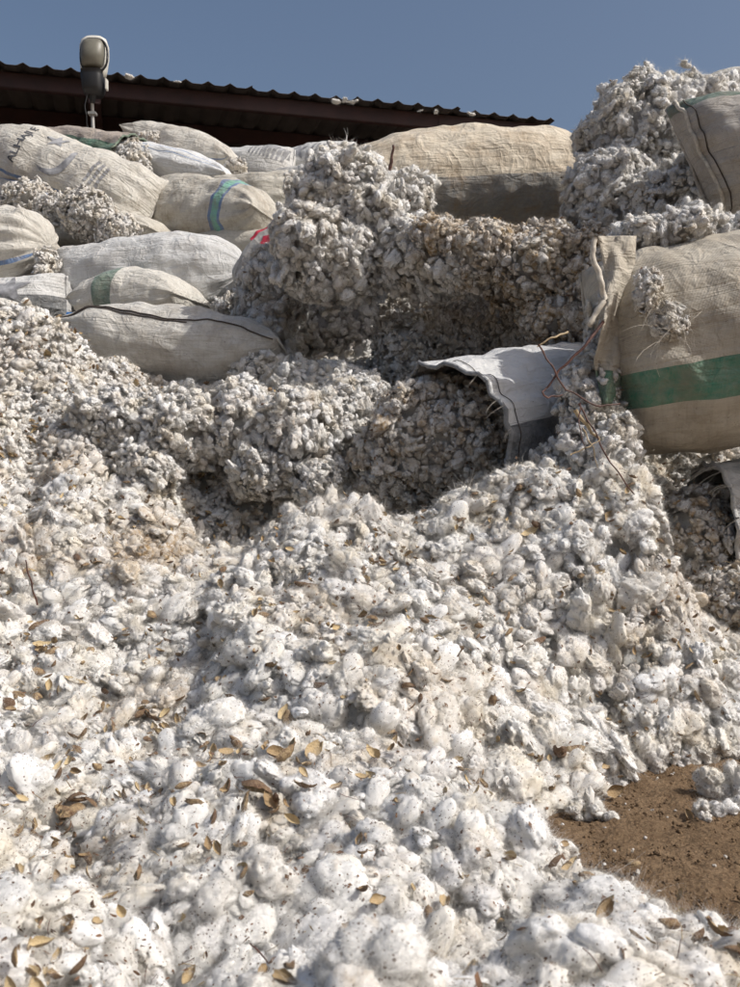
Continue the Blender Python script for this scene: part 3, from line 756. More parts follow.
S['leftlow'] = Sack('cream sack corner peeking above the cotton at left edge', P(-60, 318, 5.8), P(22, 310, 5.75), .2, .09,
    fm('fab_leftlow', CREAM, .25), ('seam', 'seam'), 'H', seed=15, group=GP)
S['openleft'] = Sack('burst sack spilling cotton under the crescent printed sack', P(-10, 200, 7.5), P(70, 218, 6.95), .24, .165,
    fm('fab_openleft', CREAM, .25, [('v', 30, 4, BLUE)]), ('seam', 'seam'), 'H', seed=16, group=GP)
S['openmid'] = Sack('burst beige sack under cotton above the long white sack', P(52, 238, 7.1), P(168, 238, 6.75), .27, .165,
    fm('fab_openmid', BEIGE, .35), ('seam', 'seam'), 'H', seed=17, group=GP)
# centre and right
S['big'] = Sack('large stained cream sack with charcoal lower band on top centre', P(338, 190, 5.55), P(600, 178, 5.7), .33, .29,
    fm('fab_big', (0.76, 0.67, 0.53), .6, [('v', -56, 47, (0.21, 0.22, 0.225))], dirtcol=(0.33, 0.225, 0.125)), ('round', 'round'), 'H', seed=18, nu=110, nv=96)
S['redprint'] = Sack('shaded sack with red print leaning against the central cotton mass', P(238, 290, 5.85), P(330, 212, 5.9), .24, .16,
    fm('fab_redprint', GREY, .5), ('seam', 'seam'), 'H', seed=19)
S['whiteopen'] = Sack('white woven sack with charcoal band, open end full of dirty cotton', P(630, 392, 4.5), P(450, 432, 3.85), .31, .26,
    fm('fab_whiteopen', (0.76, 0.755, 0.74), .12, [('v', -6, 30, (0.075, 0.085, 0.10))]), ('seam', 'open'), 'H', roll=-34, seed=20, nu=110, nv=96)
S['green'] = Sack('torn sackcloth bag with wide green band leaning at right edge', P(594, 364, 3.82), P(890, 316, 3.62), .40, .39,
    fm('fab_green', (0.60, 0.545, 0.45), .6, [('v', -23, 10.5, (0.030, 0.22, 0.135))]), ('seam', 'round'), 'W', seed=21, nu=150, nv=120, flatk=4.5)
S['topright'] = Sack('grey beige sack with green edge and open flap at upper right', P(690, 162, 4.15), P(900, 150, 4.0), .27, .25,
    fm('fab_topright', (0.54, 0.50, 0.45), .6, [('v', 62, 12, OLIVE)]), ('seam', 'round'), 'W', seed=23, nu=110, nv=96, flatk=3.4, shear=.11)
S['peek'] = Sack('pale sack top peeking over the heap at the upper right corner', P(705, 96, 5.2), P(840, 88, 5.0), .26, .10,
    fm('fab_peek', CREAM, .25), ('seam', 'seam'), 'H', seed=24)
S['lowright'] = Sack('open frayed grey sack with brown cotton at lower right edge', P(880, 500, 3.75), P(712, 520, 3.75), .25, .21,
    fm('fab_lowright', GREY, .35), ('round', 'open'), 'H', seed=25, nu=100, nv=90)

# print on sacks
s = S['print']
v, f = text2d('ALHAJI E', .088); s.decal('printed_lettering', v, f, -.30, 10, M_PRINT, rot=93)
v, f = crescent2d(.150, .150, .055, -100, 70); s.decal('printed_crescent', v, f, .10, 8, M_PRINTPALE, rot=-35)
v, f = star2d(.10); s.decal('printed_star', v, f, -.02, 34, M_PRINTPALE, rot=15)
v, f = lines2d(3, .16, .022, .04); s.decal('printed_rows', v, f, .52, 5, M_PRINTPALE, rot=80)
s = S['text']; v, f = lines2d(9, .20, .017, .033); s.decal('printed_rows', v, f, .28, 40, M_PRINTPALE, rot=80)
v, f = lines2d(9, .14, .017, .033); s.decal('printed_rows', v, f, .60, 40, M_PRINTPALE, rot=80)
s = S['star']; v, f = star2d(.13); s.decal('printed_star', v, f, .0, 22, M_PRINTPALE)
v, f = lines2d(4, .14, .02, .04); s.decal('printed_rows', v, f, .45, 22, M_PRINTPALE, rot=80)
s = S['darkstar']; v, f = star2d(.14); s.decal('printed_star', v, f, .12, 10, M_PRINTPALE)
s = S['redprint']; v, f = star2d(.05, .6); s.decal('printed_patch', v, f, -.2, 20, M_RED)
s.line('red_edge', [(-.35, 62), (.2, 66)], .012, M_RED)
s = S['front']
s.line('stitched_seam', [(-.97, 8), (-.7, 24), (-.35, 14), (0, 10), (.4, 12), (.7, 8), (.97, -6)], .0042, M_THREAD)
s.line('stitched_seam', [(-.97, 5), (-.7, 20), (-.35, 10), (0, 7), (.2, 7)], .004, M_THREAD)
p, n = s.pn(-.96, R(45)); part('blue_tag', box_mesh('blue_tag', p + n * .012, (s.ax, s.up, n), (.018, .03, .003), M_BLUE, .001), s.root)
s = S['topright']
s.line('flap_seam', [(-.93, 88), (-.90, 45), (-.93, 0), (-.90, -45), (-.93, -86)], .009, M_PALETHREAD)
s.line('stitched_seam', [(-.86, 70), (-.83, 40), (-.87, 0), (-.83, -45), (-.85, -80)], .0028, M_THREAD)
s = S['whiteopen']
s.line('stitched_seam', [(.90, 120), (.905, 60), (.90, 0), (.90, -60)], .0016, M_THREAD)

rr = random.Random(11)
for i in range(12):                                            # frayed threads along the white sack's mouth
    th = rr.uniform(-60, 120); p, n = s.pn(.985, R(th)); d = (s.ax * rr.uniform(.3, 1) + n * rr.uniform(-.3, .4)).normalized() * rr.uniform(.006, .014); q = [p + n * .003]
    for j in range(5): q.append(q[-1] + d); d = d + Vector((rr.uniform(-.004, .004), rr.uniform(-.004, .004), -.003))
    part('loose_thread', tube_mesh('loose_thread', q, .0009, M_PALETHREAD, 3), s.root)
# torn flap and frayed cord on the green banded bag
s = S['green']
def sheet(name, rows, mat, th=.004):
    n = len(rows[0]); V = [p for r in rows for p in r]; Fc = []
    for i in range(len(rows) - 1):
        for j in range(n - 1): Fc.append((i * n + j, i * n + j + 1, (i + 1) * n + j + 1, (i + 1) * n + j))
    me = mesh_from(name, V, Fc, mat); a = me.uv_layers.new(name='weave'); b2 = me.uv_layers.new(name='place')
    uv = []; pl = []
    for p in me.polygons:
        for vi in p.vertices: uv.append((me.vertices[vi].co.x, me.vertices[vi].co.z)); pl.append((0, (me.vertices[vi].co.z - FLAPZ) * 150))
    a.data.foreach_set('uv', np.array(uv).ravel()); b2.data.foreach_set('uv', np.array(pl).ravel())
    o = part(name, me, s.root); md = o.modifiers.new('thick', 'SOLIDIFY'); md.thickness = th; md.offset = 0
    return o
FLAPZ = P(612, 387, 3.45).z
rows = []
for i in range(34):
    t = i / 33; py = 236 + t * 168
    lx = np.interp(t, [0, .25, .5, .75, 1], [598, 606, 604, 594, 602]); rx = np.interp(t, [0, .25, .5, .75, 1], [636, 634, 624, 622, 618])
    row = []
    for j in range(14):
        q = j / 13; px = lx + (rx - lx) * q
        d = 3.45 + .10 * q + .05 * math.sin(t * 9 + q * 5) * (1 - q) + .025 * mn.noise((t * 9, q * 4, 3))
        row.append(P(px, py, d))
    rows.append(row)
sheet('torn_flap', rows, fm('fab_flap', (0.60, 0.545, 0.45), .35, [('v', 0, 9, GREEN)]))
pts = [P(np.interp(t, [0, .2, .45, .7, 1], [595, 592, 600, 605, 588]) + 2 * mn.noise((t * 9, 1, 1)), 238 + t * 88, 3.42 + .02 * mn.noise((t * 7, 4, 2))) for t in np.linspace(0, 1, 30)]
part('frayed_cord', tube_mesh('frayed_cord', pts, [.010 + .003 * mn.noise((i * .9, 0, 0)) for i in range(30)], M_PALETHREAD, 7), s.root)
rr = random.Random(5)
for i in range(22):                                            # loose threads round the tear
    a = rr.uniform(0, 6.28); c = P(668 + 24 * math.cos(a) * rr.uniform(.5, 1), 318 + 26 * math.sin(a) * rr.uniform(.4, 1), 3.34)
    pts = []; d = Vector((rr.uniform(-1, 1), rr.uniform(-.5, .1), rr.uniform(-1, .6))).normalized() * .012
    for j in range(7):
        pts.append(c.copy()); c += d; d += Vector((rr.uniform(-1, 1), rr.uniform(-.4, .4), rr.uniform(-1.1, .7))) * .010
    part('loose_thread', tube_mesh('loose_thread', pts, .0007, M_PALETHREAD, 3), s.root)
s = S['lowright']
for i in range(26):
    th = rr.uniform(-20, 150); p, n = s.pn(rr.uniform(.9, .99), R(th)); d = (s.ax + n * rr.uniform(0, .25) + Vector((rr.uniform(-.2, .2), rr.uniform(-.2, .2), rr.uniform(-.35, .1)))).normalized() * rr.uniform(.015, .03)
    pts = [p + n * .004]
    for j in range(5): pts.append(pts[-1] + d); d = d + Vector((rr.uniform(-.004, .004), rr.uniform(-.004, .004), -.0045 + rr.uniform(-.003, .003))) + n * rr.uniform(-.003, .003)
    part('loose_thread', tube_mesh('loose_thread', pts, .0008, M_PALETHREAD, 3), s.root)

# ------------------------------------------------------------------ cotton masses (lumps bursting from sacks, heaps)
TRASH = []
def mdisp(q):
    q = Vector(q); return .26 * fbm(q * 3.6, 2) + .13 * (.5 - 2 * abs(mn.noise(q * 8.0))) + .05 * mn.noise(q * 18)
def mass(name, label, ells, rlo, rhi, space, tint=0.15, tvar=.2, core=.74, backcut=True, flow=None):
    """ells: (px, py, d, rx, ry, rz) ellipsoids in metres; tufts cover the outside of their union"""
    E = [(P(a, b, d), np.array([x, y, z])) for a, b, d, x, y, z in ells]
    pos = []; nor = []; cv = []; cf = []; nvv = 0
    for i, (c, r) in enumerate(E):
        c = np.array(c); area = 4 * math.pi * (((r[0] * r[1]) ** 1.6 + (r[0] * r[2]) ** 1.6 + (r[1] * r[2]) ** 1.6) / 3) ** (1 / 1.6)
        n = int(area / space ** 2 * 1.6); v = rng.normal(size=(n, 3)); v /= np.linalg.norm(v, axis=1)[:, None]
        p = v * r
        nn = v / r; nn /= np.linalg.norm(nn, axis=1)[:, None]
        dsp = np.array([mdisp(q) for q in (p + c)])
        p = p * (1 + dsp[:, None] * min(1, .22 / r.max() + .25)) + c
        ok = np.ones(n, bool)
        for j, (c2, r2) in enumerate(E):
            if j != i: ok &= ((((p - np.array(c2)) / (r2 * .93)) ** 2).sum(1) > 1)
        if backcut:                                            # leave off what no nearby viewpoint sees
            vd = p - np.array([0, 0, CAMZ]); vd /= np.linalg.norm(vd, axis=1)[:, None]; ok &= ((nn * vd).sum(1) < .45)
        pos.append(p[ok]); nor.append(nn[ok])
        N, Fc = ICO[4]; q = N * r * core
        dv = np.array([mdisp(a + c) for a in q])
        cv.append(q * (1 + dv[:, None] * min(1, .22 / r.max() + .25)) + c); cf.append(Fc + nvv); nvv += len(N)
    pos = np.vstack(pos); nor = np.vstack(nor); n = len(pos)
    r = rlo * .75 + (rhi * 1.2 - rlo * .75) * rng.beta(1.3, 3.2, n)
    pos = pos + nor * (rng.normal(0, .35, n) * r)[:, None]
    ti = np.clip(tint + rng.normal(0, tvar, n), 0, 1)
    m = rng.random(n) < (.55 if tint > .4 else .10); TRASH.append((pos[m] + nor[m] * (r[m] * rng.uniform(.5, 1.0, m.sum()))[:, None], nor[m]))
    return stuff(name, label, 'cotton', np.vstack(cv), np.vstack(cf), M_COTTON, pos, orient(nor, np.array([[0, 0, -1.0]]), .45), flat_scl(r, .75), np.where((pos[:, 1] < 5.6) & (rng.random(n) < .5), rnd_idx(n, True), rnd_idx(n)), ti)

mass('cotton_mass', 'big shaggy grey white cotton mass hanging from the burst top sack',
     [(348, 205, 5.10, .26, .30, .235), (318, 252, 4.95, .19, .25, .22), (388, 222, 5.05, .15, .22, .19), (414, 195, 4.98, .08, .12, .11), (352, 262, 4.92, .12, .18, .18), (418, 258, 4.86, .16, .24, .15), (455, 272, 4.72, .15, .22, .12), (275, 292, 5.45, .16, .25, .21), (262, 342, 5.4, .16, .2, .14),
      (345, 330, 5.85, .30, .10, .25), (318, 388, 4.98, .27, .2, .11), (268, 372, 5.15, .16, .2, .08)], .022, .062, .039, .06, .12)
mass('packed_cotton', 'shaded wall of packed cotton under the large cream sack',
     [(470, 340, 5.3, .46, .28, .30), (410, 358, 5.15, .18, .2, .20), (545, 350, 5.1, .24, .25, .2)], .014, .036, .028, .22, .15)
mass('brown_cotton_spill', 'brownish trashy cotton spilling below the large cream sack',
     [(440, 245, 4.70, .16, .2, .11), (485, 258, 4.62, .20, .24, .14), (540, 272, 4.55, .22, .28, .19), (590, 285, 4.45, .18, .25, .23), (520, 250, 4.8, .30, .22, .09), (560, 318, 4.5, .16, .2, .12)], .018, .046, .034, .68, .30)
mass('cotton_heap_top', 'tall white cotton heap against the sky at upper right',
     [(655, 150, 4.9, .33, .35, .30), (682, 118, 4.9, .25, .3, .17), (612, 195, 4.75, .19, .25, .17), (600, 138, 4.95, .11, .16, .07), (730, 140, 5.0, .25, .3, .2), (640, 220, 4.6, .25, .25, .15), (700, 210, 4.5, .28, .28, .2)], .022, .056, .038, .02, .08)
mass('cotton_on_bag', 'white cotton lumps lying on top of the green banded bag',
     [(640, 240, 3.78, .11, .14, .06), (690, 235, 3.76, .14, .16, .065), (745, 243, 3.75, .14, .16, .075), (820, 235, 3.7, .18, .16, .075)], .018, .044, .030, .08, .1)
mass('cotton_from_tear', 'cotton bulging through the hole in the green banded bag',
     [(648, 292, 3.42, .04, .05, .08), (670, 320, 3.42, .07, .05, .065)], .012, .026, .020, .15, .15)
mass('hanging_cotton', 'column of cotton hanging beside the green banded bag and white sack',
     [(604, 330, 3.72, .06, .10, .15), (588, 400, 3.62, .10, .12, .16), (602, 455, 3.55, .13, .14, .16), (560, 470, 3.62, .10, .12, .10)], .016, .040, .029, .14, .18)
mass('cotton_in_white_sack', 'dirty cotton packed in the mouth of the open white sack',
     [(436, 440, 3.99, .27, .16, .25), (470, 465, 4.0, .17, .14, .17), (392, 462, 4.05, .14, .15, .18), (480, 500, 3.74, .11, .08, .06)], .016, .042, .030, .45, .28)
mass('cotton_in_low_sack', 'brown cotton in the mouth of the frayed lower right sack',
     [(700, 538, 3.72, .15, .16, .17), (735, 595, 3.55, .14, .15, .10)], .014, .034, .027, .50, .3)
mass('cotton_ledge', 'lumpy cotton ledge in front of the stitched grey sack',
     [(118, 425, 4.28, .17, .2, .14), (185, 432, 4.22, .18, .2, .16), (240, 425, 4.25, .15, .2, .17), (292, 438, 4.16, .17, .2, .18), (338, 425, 4.3, .13, .18, .15), (265, 470, 4.12, .12, .14, .10), (150, 470, 4.1, .14, .15, .10), (320, 480, 4.05, .10, .12, .09), (355, 395, 4.6, .14, .2, .10)], .017, .046, .032, .12, .16)
mass('burst_cotton', 'curly cotton bursting out left under the crescent printed sack',
     [(30, 200, 6.95, .17, .15, .13), (55, 215, 6.85, .12, .14, .12)], .018, .034, .030, .18, .15)
mass('burst_cotton', 'curly cream cotton spilling in front of the crescent printed sack',
     [(92, 218, 6.62, .17, .15, .15), (118, 232, 6.55, .14, .14, .12), (80, 205, 6.7, .12, .12, .09)], .018, .034, .030, .22, .12)
mass('burst_cotton', 'cotton in the open end of the pinkish green banded sack',
     [(132, 172, 7.75, .13, .14, .21), (142, 190, 7.7, .10, .12, .12)], .018, .034, .030, .15, .15)
mass('burst_cotton', 'few cotton bits at the right end of the highest cream sack',
     [(236, 166, 8.0, .08, .08, .05)], .018, .032, .030, .2, .2)
mass('burst_cotton', 'few cotton bits at the left end of the highest cream sack',
     [(150, 140, 8.4, .09, .08, .06)], .018, .032, .030, .3, .2)
mass('burst_cotton', 'small cotton clump between the long white sack and shaded mass',
     [(240, 303, 5.75, .09, .1, .06), (222, 308, 5.75, .06, .1, .04)], .018, .032, .030, .12, .1)
mass('burst_cotton', 'small cotton clump between the left round sack and long white sack',
     [(48, 262, 6.25, .06, .1, .07), (44, 275, 6.2, .05, .1, .05)], .018, .032, .030, .2, .1)

# ------------------------------------------------------------------ the heap itself
def view_ok(x, y, mx=1.35, add=.35): return np.abs(x) < (.37 * y * mx + add)
def heap_points(y0, y1, space, rlo, rhi, a=1.25, b=3.4, minz=.0):
    X = []; Y = []
    xm = .37 * y1 * 1.35 + .4
    nx_, ny_ = int(2 * xm / space), int((y1 - y0) / space)
    gx_, gy_ = np.meshgrid(np.linspace(-xm, xm, nx_), np.linspace(y0, y1, ny_))
    x = gx_.ravel() + rng.uniform(-.5, .5, gx_.size) * space; y = gy_.ravel() + rng.uniform(-.5, .5, gx_.size) * space
    # extra points on steep faces
    n = hn(x, y); extra = rng.random(len(x)) < np.clip(1 / n[:, 2] - 1, 0, 2.2)
    x = np.concatenate([x, x[extra] + rng.uniform(-.5, .5, extra.sum()) * space]); y = np.concatenate([y, y[extra] + rng.uniform(-.5, .5, extra.sum()) * space * .6])
    k = view_ok(x, y) & (y > y0) & (y < y1) ; x, y = x[k], y[k]
    z = hs(x, y); k = z > minz; x, y, z = x[k], y[k], z[k]
    n = hn(x, y); r = rlo + (rhi - rlo) * rng.beta(a, b, len(x))
    p = np.stack([x, y, z], 1) + n * (rng.normal(-.05, .22, len(x)) * r - np.maximum(0, r - .03) * .25)[:, None]
    return p, n, r
SPOTS = [(135, 550, 34, .75), (30, 545, 26, .55), (180, 555, 20, .5), (50, 760, 20, .35), (270, 470, 40, .35), (330, 440, 60, .30), (430, 690, 40, .35), (690, 600, 50, .40), (250, 510, 30, .4), (60, 460, 30, .3), (510, 560, 40, .25), (150, 700, 40, .3)]
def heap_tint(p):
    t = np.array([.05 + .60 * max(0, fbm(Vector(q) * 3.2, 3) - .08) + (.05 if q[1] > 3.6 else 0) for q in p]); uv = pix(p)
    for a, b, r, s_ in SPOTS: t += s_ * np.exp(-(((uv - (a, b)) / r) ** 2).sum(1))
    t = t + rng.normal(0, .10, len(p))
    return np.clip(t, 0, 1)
pA, nA, rA = heap_points(.80, 2.15, .040, .024, .088, 1.3, 2.6, minz=.012)
pB, nB, rB = heap_points(2.15, 4.0, .036, .022, .105, 1.2, 2.9, minz=.008)
pG, nG, rG = heap_points(4.0, 5.2, .033, .017, .056, 1.4, 2.6, minz=.008)
pB, nB, rB = np.vstack([pB, pG]), np.vstack([nB, nG]), np.concatenate([rB, rG])
pC, nC, rC = heap_points(.80, 5.2, .055, .007, .019, minz=.012)
pD, nD, rD = heap_points(5.2, 9.6, .070, .03, .055)
# the nearest tufts are single things
uvA = pix(pA); dist = pA[:, 1]; inside = (uvA[:, 0] > -25) & (uvA[:, 0] < 765) & (uvA[:, 1] < 1010) & (uvA[:, 1] > 700)
score = np.where(inside, rA / dist, -1); order = np.argsort(-score); single = np.zeros(len(pA), bool); single[order[:300]] = True
single &= inside
# continuous fluffy surface between the tufts, finer where it is nearer
def core_sheet(y0, y1, ratio, cols):
    dk = y0 * ratio ** np.arange(int(math.log(y1 / y0) / math.log(ratio)) + 2); dk = dk * (y1 / dk[-1]) ** (np.arange(len(dk)) / (len(dk) - 1))
    t = np.linspace(-.56, .56, cols); D, T = np.meshgrid(dk, t, indexing='ij'); X = T * D + np.sign(T) * np.abs(T) * .5
    x, y = X.ravel(), D.ravel(); z = hs(x, y)
    e = np.array([.020 * abs(fbm((a * 9, b_ * 9, 2.2), 2)) + .011 * abs(fbm((a * 24, b_ * 24, 5.0), 2)) + .004 * fbm((a * 70, b_ * 70, 1), 2) for a, b_ in zip(x, y)])
    nn = hn(x, y); v = np.stack([x, y, z + e], 1) - nn * (.036 + .022 * np.clip(1 / nn[:, 2] - 1, 0, 2))[:, None]; ix = np.arange(len(v)).reshape(D.shape)
    f = np.stack([ix[:-1, :-1], ix[:-1, 1:], ix[1:, 1:], ix[1:, :-1]], -1).reshape(-1, 4)
    f = f[v[f][:, :, 2].max(1) > -.04]; u, inv = np.unique(f, return_inverse=True); return v[u], inv.reshape(f.shape)
def build_heap(name, label, y0, y1, ratio, sets, hi):
    v, f = core_sheet(y0, y1, ratio, 250 if y1 < 6 else 120); p = np.vstack([a[0] for a in sets]); nn = np.vstack([a[1] for a in sets]); r = np.concatenate([a[2] for a in sets])
    n = len(p); sq = np.where(p[:, 1] > 4.0, .85, .64); sq = np.where(r < .018, 1.0, sq)
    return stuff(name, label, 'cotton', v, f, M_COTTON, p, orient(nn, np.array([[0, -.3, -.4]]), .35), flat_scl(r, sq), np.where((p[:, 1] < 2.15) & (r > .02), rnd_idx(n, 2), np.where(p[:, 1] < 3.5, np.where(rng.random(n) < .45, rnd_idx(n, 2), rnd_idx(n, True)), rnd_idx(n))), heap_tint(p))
cN = pC[:, 1] < 2.15
build_heap('loose_cotton_foreground', 'low mound of loose cotton lint nearest the camera', .62, 2.15, 1.006, [(pA[~single], nA[~single], rA[~single]), (pC[cN], nC[cN], rC[cN])], True)
build_heap('loose_cotton_slope', 'broad white slope of loose seed cotton below the sacks', 2.15, 5.2, 1.006, [(pB, nB, rB), (pC[~cN], nC[~cN], rC[~cN])], False)
build_heap('loose_cotton_under_sacks', 'cotton filling the gaps under the piled sacks', 5.2, 10.5, 1.02, [(pD, nD, rD)], False)
def where(u, v):
    c = ('at the left edge', 'left of centre', 'near the centre', 'right of centre', 'at the right edge')[int(np.clip(u / 148, 0, 4))]
    r_ = 'top of the near mound' if v < 800 else 'upper near mound' if v < 850 else 'middle of the near mound' if v < 900 else 'lower near mound' if v < 950 else 'bottom rim of the photo'
    return c, r_
tA = heap_tint(pA); oA = orient(nA, np.array([[0, -.5, -.6]]), .30); sA = flat_scl(rA, .68)
for i in np.where(single)[0]:
    o = new_obj('cotton_tuft', SOFT[int(rng.integers(NSO))]); o.location = pA[i]; o.rotation_euler = oA[i]; o.scale = sA[i]
    o['tint'] = float(tA[i] * .6); c, r_ = where(*uvA[i])
    sz = 'large' if rA[i] > .045 else 'small' if rA[i] < .032 else 'medium'; kd = SOFTK[SOFT.index(o.data)]; kd = {'lock': 'elongated', 'puff': 'round', 'sheet': 'flattened', 'wisp': 'curved', 'crumb': 'knobbly'}[kd]
    tag(o, '%s %s %s tuft %s, %s' % (sz, kd, 'stained' if tA[i] > .22 else 'white', c, r_), 'cotton tuft', 'nearest cotton tufts')
# cotton on the dirt
for q, (px, py, r) in enumerate([(712, 785, .055), (735, 778, .06), (700, 808, .035), (722, 808, .035), (738, 805, .04), (705, 818, .020), (745, 790, .05), (592, 808, .045), (575, 812, .03), (612, 818, .02)]):
    d = (CAMZ - r * .55) / ((py - CY) / F); o = new_obj('cotton_tuft', HI[[2, 3, 6, 7, 3, 6, 2, 3, 6, 1][q]])
    o.location = P(px, py, d); o.rotation_euler = rng.uniform(0, 6.28, 3); o.scale = (r, r, r * .9); o['tint'] = .12
    tag(o, ['upper left tuft of the cotton clump on dirt', 'tallest tuft of the cotton clump on dirt at right edge', 'leftmost small tuft of the clump on dirt', 'front middle tuft of the clump on dirt', 'front right tuft of the cotton clump on dirt', 'tiny lowest tuft of the clump on dirt', 'rightmost tuft of the clump on dirt, cut by frame', 'single larger tuft on dirt behind the near mound', 'small tuft on dirt left of the single larger tuft', 'tiny tuft on dirt right of the single larger tuft'][q], 'cotton tuft', 'cotton tufts on the dirt')
for px, py in ((335, 100.5), (345, 99), (353, 101), (420, 110), (436, 111), (128, 75.5), (178, 81), (471, 113.5)):
    t = (px - 0) / 551; d = 4.0 / (.4285 + (.3745 - .4285) * t); p = P(px, py + 1, d - .1); o = new_obj('cotton_tuft', LO[random.randrange(10)]); r = random.uniform(.02, .04)
    o.location = p; o.scale = (r * 1.7, r, r * .7); o.rotation_euler = (0, 0, random.uniform(0, 6)); o['tint'] = 0.0
    tag(o, 'wisp of cotton caught on the edge of the shed roof', 'cotton tuft', 'cotton wisps on the roof edge')

# ------------------------------------------------------------------ dry husks, flakes, stems
def husk_mesh(name, seed, nu=8, nv=8):
    """one valve of a dried boll: a pointed, boat-shaped shell"""
    rs = random.Random(seed); V = []; Fc = []; A = rs.uniform(1.0, 1.75); wid = rs.uniform(.42, .62); bend = rs.uniform(.15, .5); tw = rs.uniform(-.35, .35); tip = rs.uniform(.1, .4)
    for i in range(nu):
        t = i / (nu - 1); wd = wid * min(1.0, (t + .10) * 2.3) ** .7 * max(.02, 1 - t ** 2.6) ** .75
        for j in range(nv):
            q = j / (nv - 1) * 2 - 1; a = q * A; x = (t - .5) * 2
            y = wd * math.sin(a); z = wd * (.55 - math.cos(a)) + bend * x * x * .5 + (tip * max(0, x - .5) ** 2 * 2) + rs.uniform(-.06, .06)
            ca, sa = math.cos(tw * x), math.sin(tw * x); V.append((x + rs.uniform(-.07, .07), y * ca - z * sa, y * sa + z * ca))
    for i in range(nu - 1):
        for j in range(nv - 1): Fc.append((i * nv + j, i * nv + j + 1, (i + 1) * nv + j + 1, (i + 1) * nv + j))
    return mesh_from(name, V, Fc, M_HUSK)
HUSK = [husk_mesh('husk_%d' % i, i) for i in range(7)]
# rays from known pixels down onto the heap
def drop(px, py, d0=.85, d1=5.1):
    for d in np.arange(d0, d1, .008):
        p = P(px, py, d)
        if p.z <= max(float(hs(np.array([p.x]), np.array([p.y]))[0]), 0.0) + .030: return p
    return None
known = [(305, 785, 15), (363, 776, 10), (478, 851, 20), (196, 803, 16), (68, 921, 13), (560, 965, 16), (410, 672, 10), (355, 635, 9), (373, 617, 9), (363, 615, 8), (376, 626, 9), (540, 642, 12), (46, 760, 13), (45, 775, 10), (555, 860, 12), (632, 862, 13), (538, 741, 10), (717, 743, 10),
         (112, 730, 14), (118, 733, 12), (154, 727, 12), (60, 695, 12), (65, 698, 9), (105, 692, 9), (140, 792, 14), (275, 810, 14), (18, 833, 14), (285, 980, 18), (215, 950, 0), (332, 566, 12), (285, 605, 9), (286, 640, 11), (493, 570, 10), (597, 570, 10), (512, 577, 9), (690, 665, 10), (648, 655, 9), (700, 640, 8), (655, 700, 9), (475, 767, 9), (395, 800, 8), (460, 875, 9), (240, 845, 10), (430, 617, 8), (447, 680, 8), (455, 655, 8),
         (615, 790, 12), (690, 815, 10), (655, 612, 8), (580, 575, 8), (610, 610, 10), (522, 690, 8), (350, 700, 9), (235, 620, 8), (180, 655, 9), (160, 650, 8), (130, 600, 8), (25, 570, 8), (330, 640, 8), (250, 590, 8), (560, 690, 9), (600, 690, 8), (300, 930, 10), (120, 868, 9), (210, 905, 10), (410, 935, 9), (500, 920, 10), (650, 940, 10), (350, 890, 9), (75, 835, 8)]
HK = []
for px, py, s_ in known:
    p = drop(px, py)
    if p is not None and s_ > 0: HK.append((p, s_ / F * p.y * .80, (px, py)))
tries = 0
while len(HK) < 290 and tries < 4000:
    tries += 1; px = random.uniform(0, 740); py = random.choice([random.uniform(330, 500), random.uniform(480, 760), random.uniform(480, 760), random.uniform(480, 760), random.uniform(740, 950)]); p = drop(px, py, 1.0)
    if p is None or p.z < .03: continue
    r0 = random.choice([.013, .016, .018, .021, .025]) * (.85 if p.y < 1.7 else 1.35); HK.append((p, r0, (px, py)))
    for _ in range(random.choice([0, 0, 0, 1, 2])):
        qx, qy = px + random.gauss(0, 22 / p.y), py + random.gauss(0, 16 / p.y); p2 = drop(qx, qy, 1.0)
        if p2 is not None and p2.z > .03 and len(HK) < 290: HK.append((p2, r0 * random.uniform(.6, 1.1), (qx, qy)))
def hwhere(px, py):
    c = ('far left', 'left', 'centre', 'right', 'far right')[int(np.clip(px / 148, 0, 4))]
    r_ = 'back slope' if py < 480 else 'upper slope' if py < 600 else 'middle slope' if py < 690 else 'foot of slope' if py < 770 else 'near mound' if py < 880 else 'closest tufts'
    return c, r_
for p, r, (px, py) in HK:
    o = new_obj('dry_boll_husk', HUSK[random.randrange(7)]); o.location = p; o.scale = (r, r * random.uniform(.8, 1.2), r)
    fl = random.random() < .35; ya = random.uniform(0, 6.28); face = ('cupped upward' if not fl else 'lying face down') + (' across' if abs(math.cos(ya)) > .7 else ' pointing away')
    o.rotation_euler = (random.gauss(0, .7) + (math.pi if fl else 0) - .4, random.gauss(0, .5), ya)
    c, r_ = hwhere(px, py); size = 'large' if r / p.y > .0065 else 'small'
    tag(o, '%s dry boll husk %s, %s %s' % (size, face, c, r_), 'husk', 'dry husks on the cotton')
# flakes and stalk bits: stuff
VF = bpy.data.collections.new('flake_kinds')
for i in range(6):
    rs = random.Random(40 + i)
    if i < 4:
        v = [(-1, 0, 0), (-.3, .45 * rs.uniform(.5, 1.3), .1), (.5, .4 * rs.uniform(.5, 1.3), .25), (1, 0, .1), (.3, -.45 * rs.uniform(.5, 1.3), -.05), (-.5, -.35, .12), (0, 0, .16)]
        me = mesh_from('flake', v, [(j, (j + 1) % 6, 6) for j in range(6)], M_FLAKE if i < 3 else M_STRAW)
    else:
        me = tube_mesh('stalk', [(-2.2, 0, 0), (-.8, .25, .1), (.7, .1, .2), (2.2, -.2, .1)], [.10, .12, .11, .07], M_STEM if i == 4 else M_STRAW, 4)
    VF.objects.link(bpy.data.objects.new('flake_kind_%d' % i, me))
for i in range(3):
    VF.objects.link(bpy.data.objects.new('flake_kind_%d' % (6 + i), HUSK[i]))
GNF = make_gn(VF, 'scatter_flakes')
pF, nF, rF = heap_points(.85, 5.0, .024, .0022, .0085, 1.2, 3.0, minz=.02)
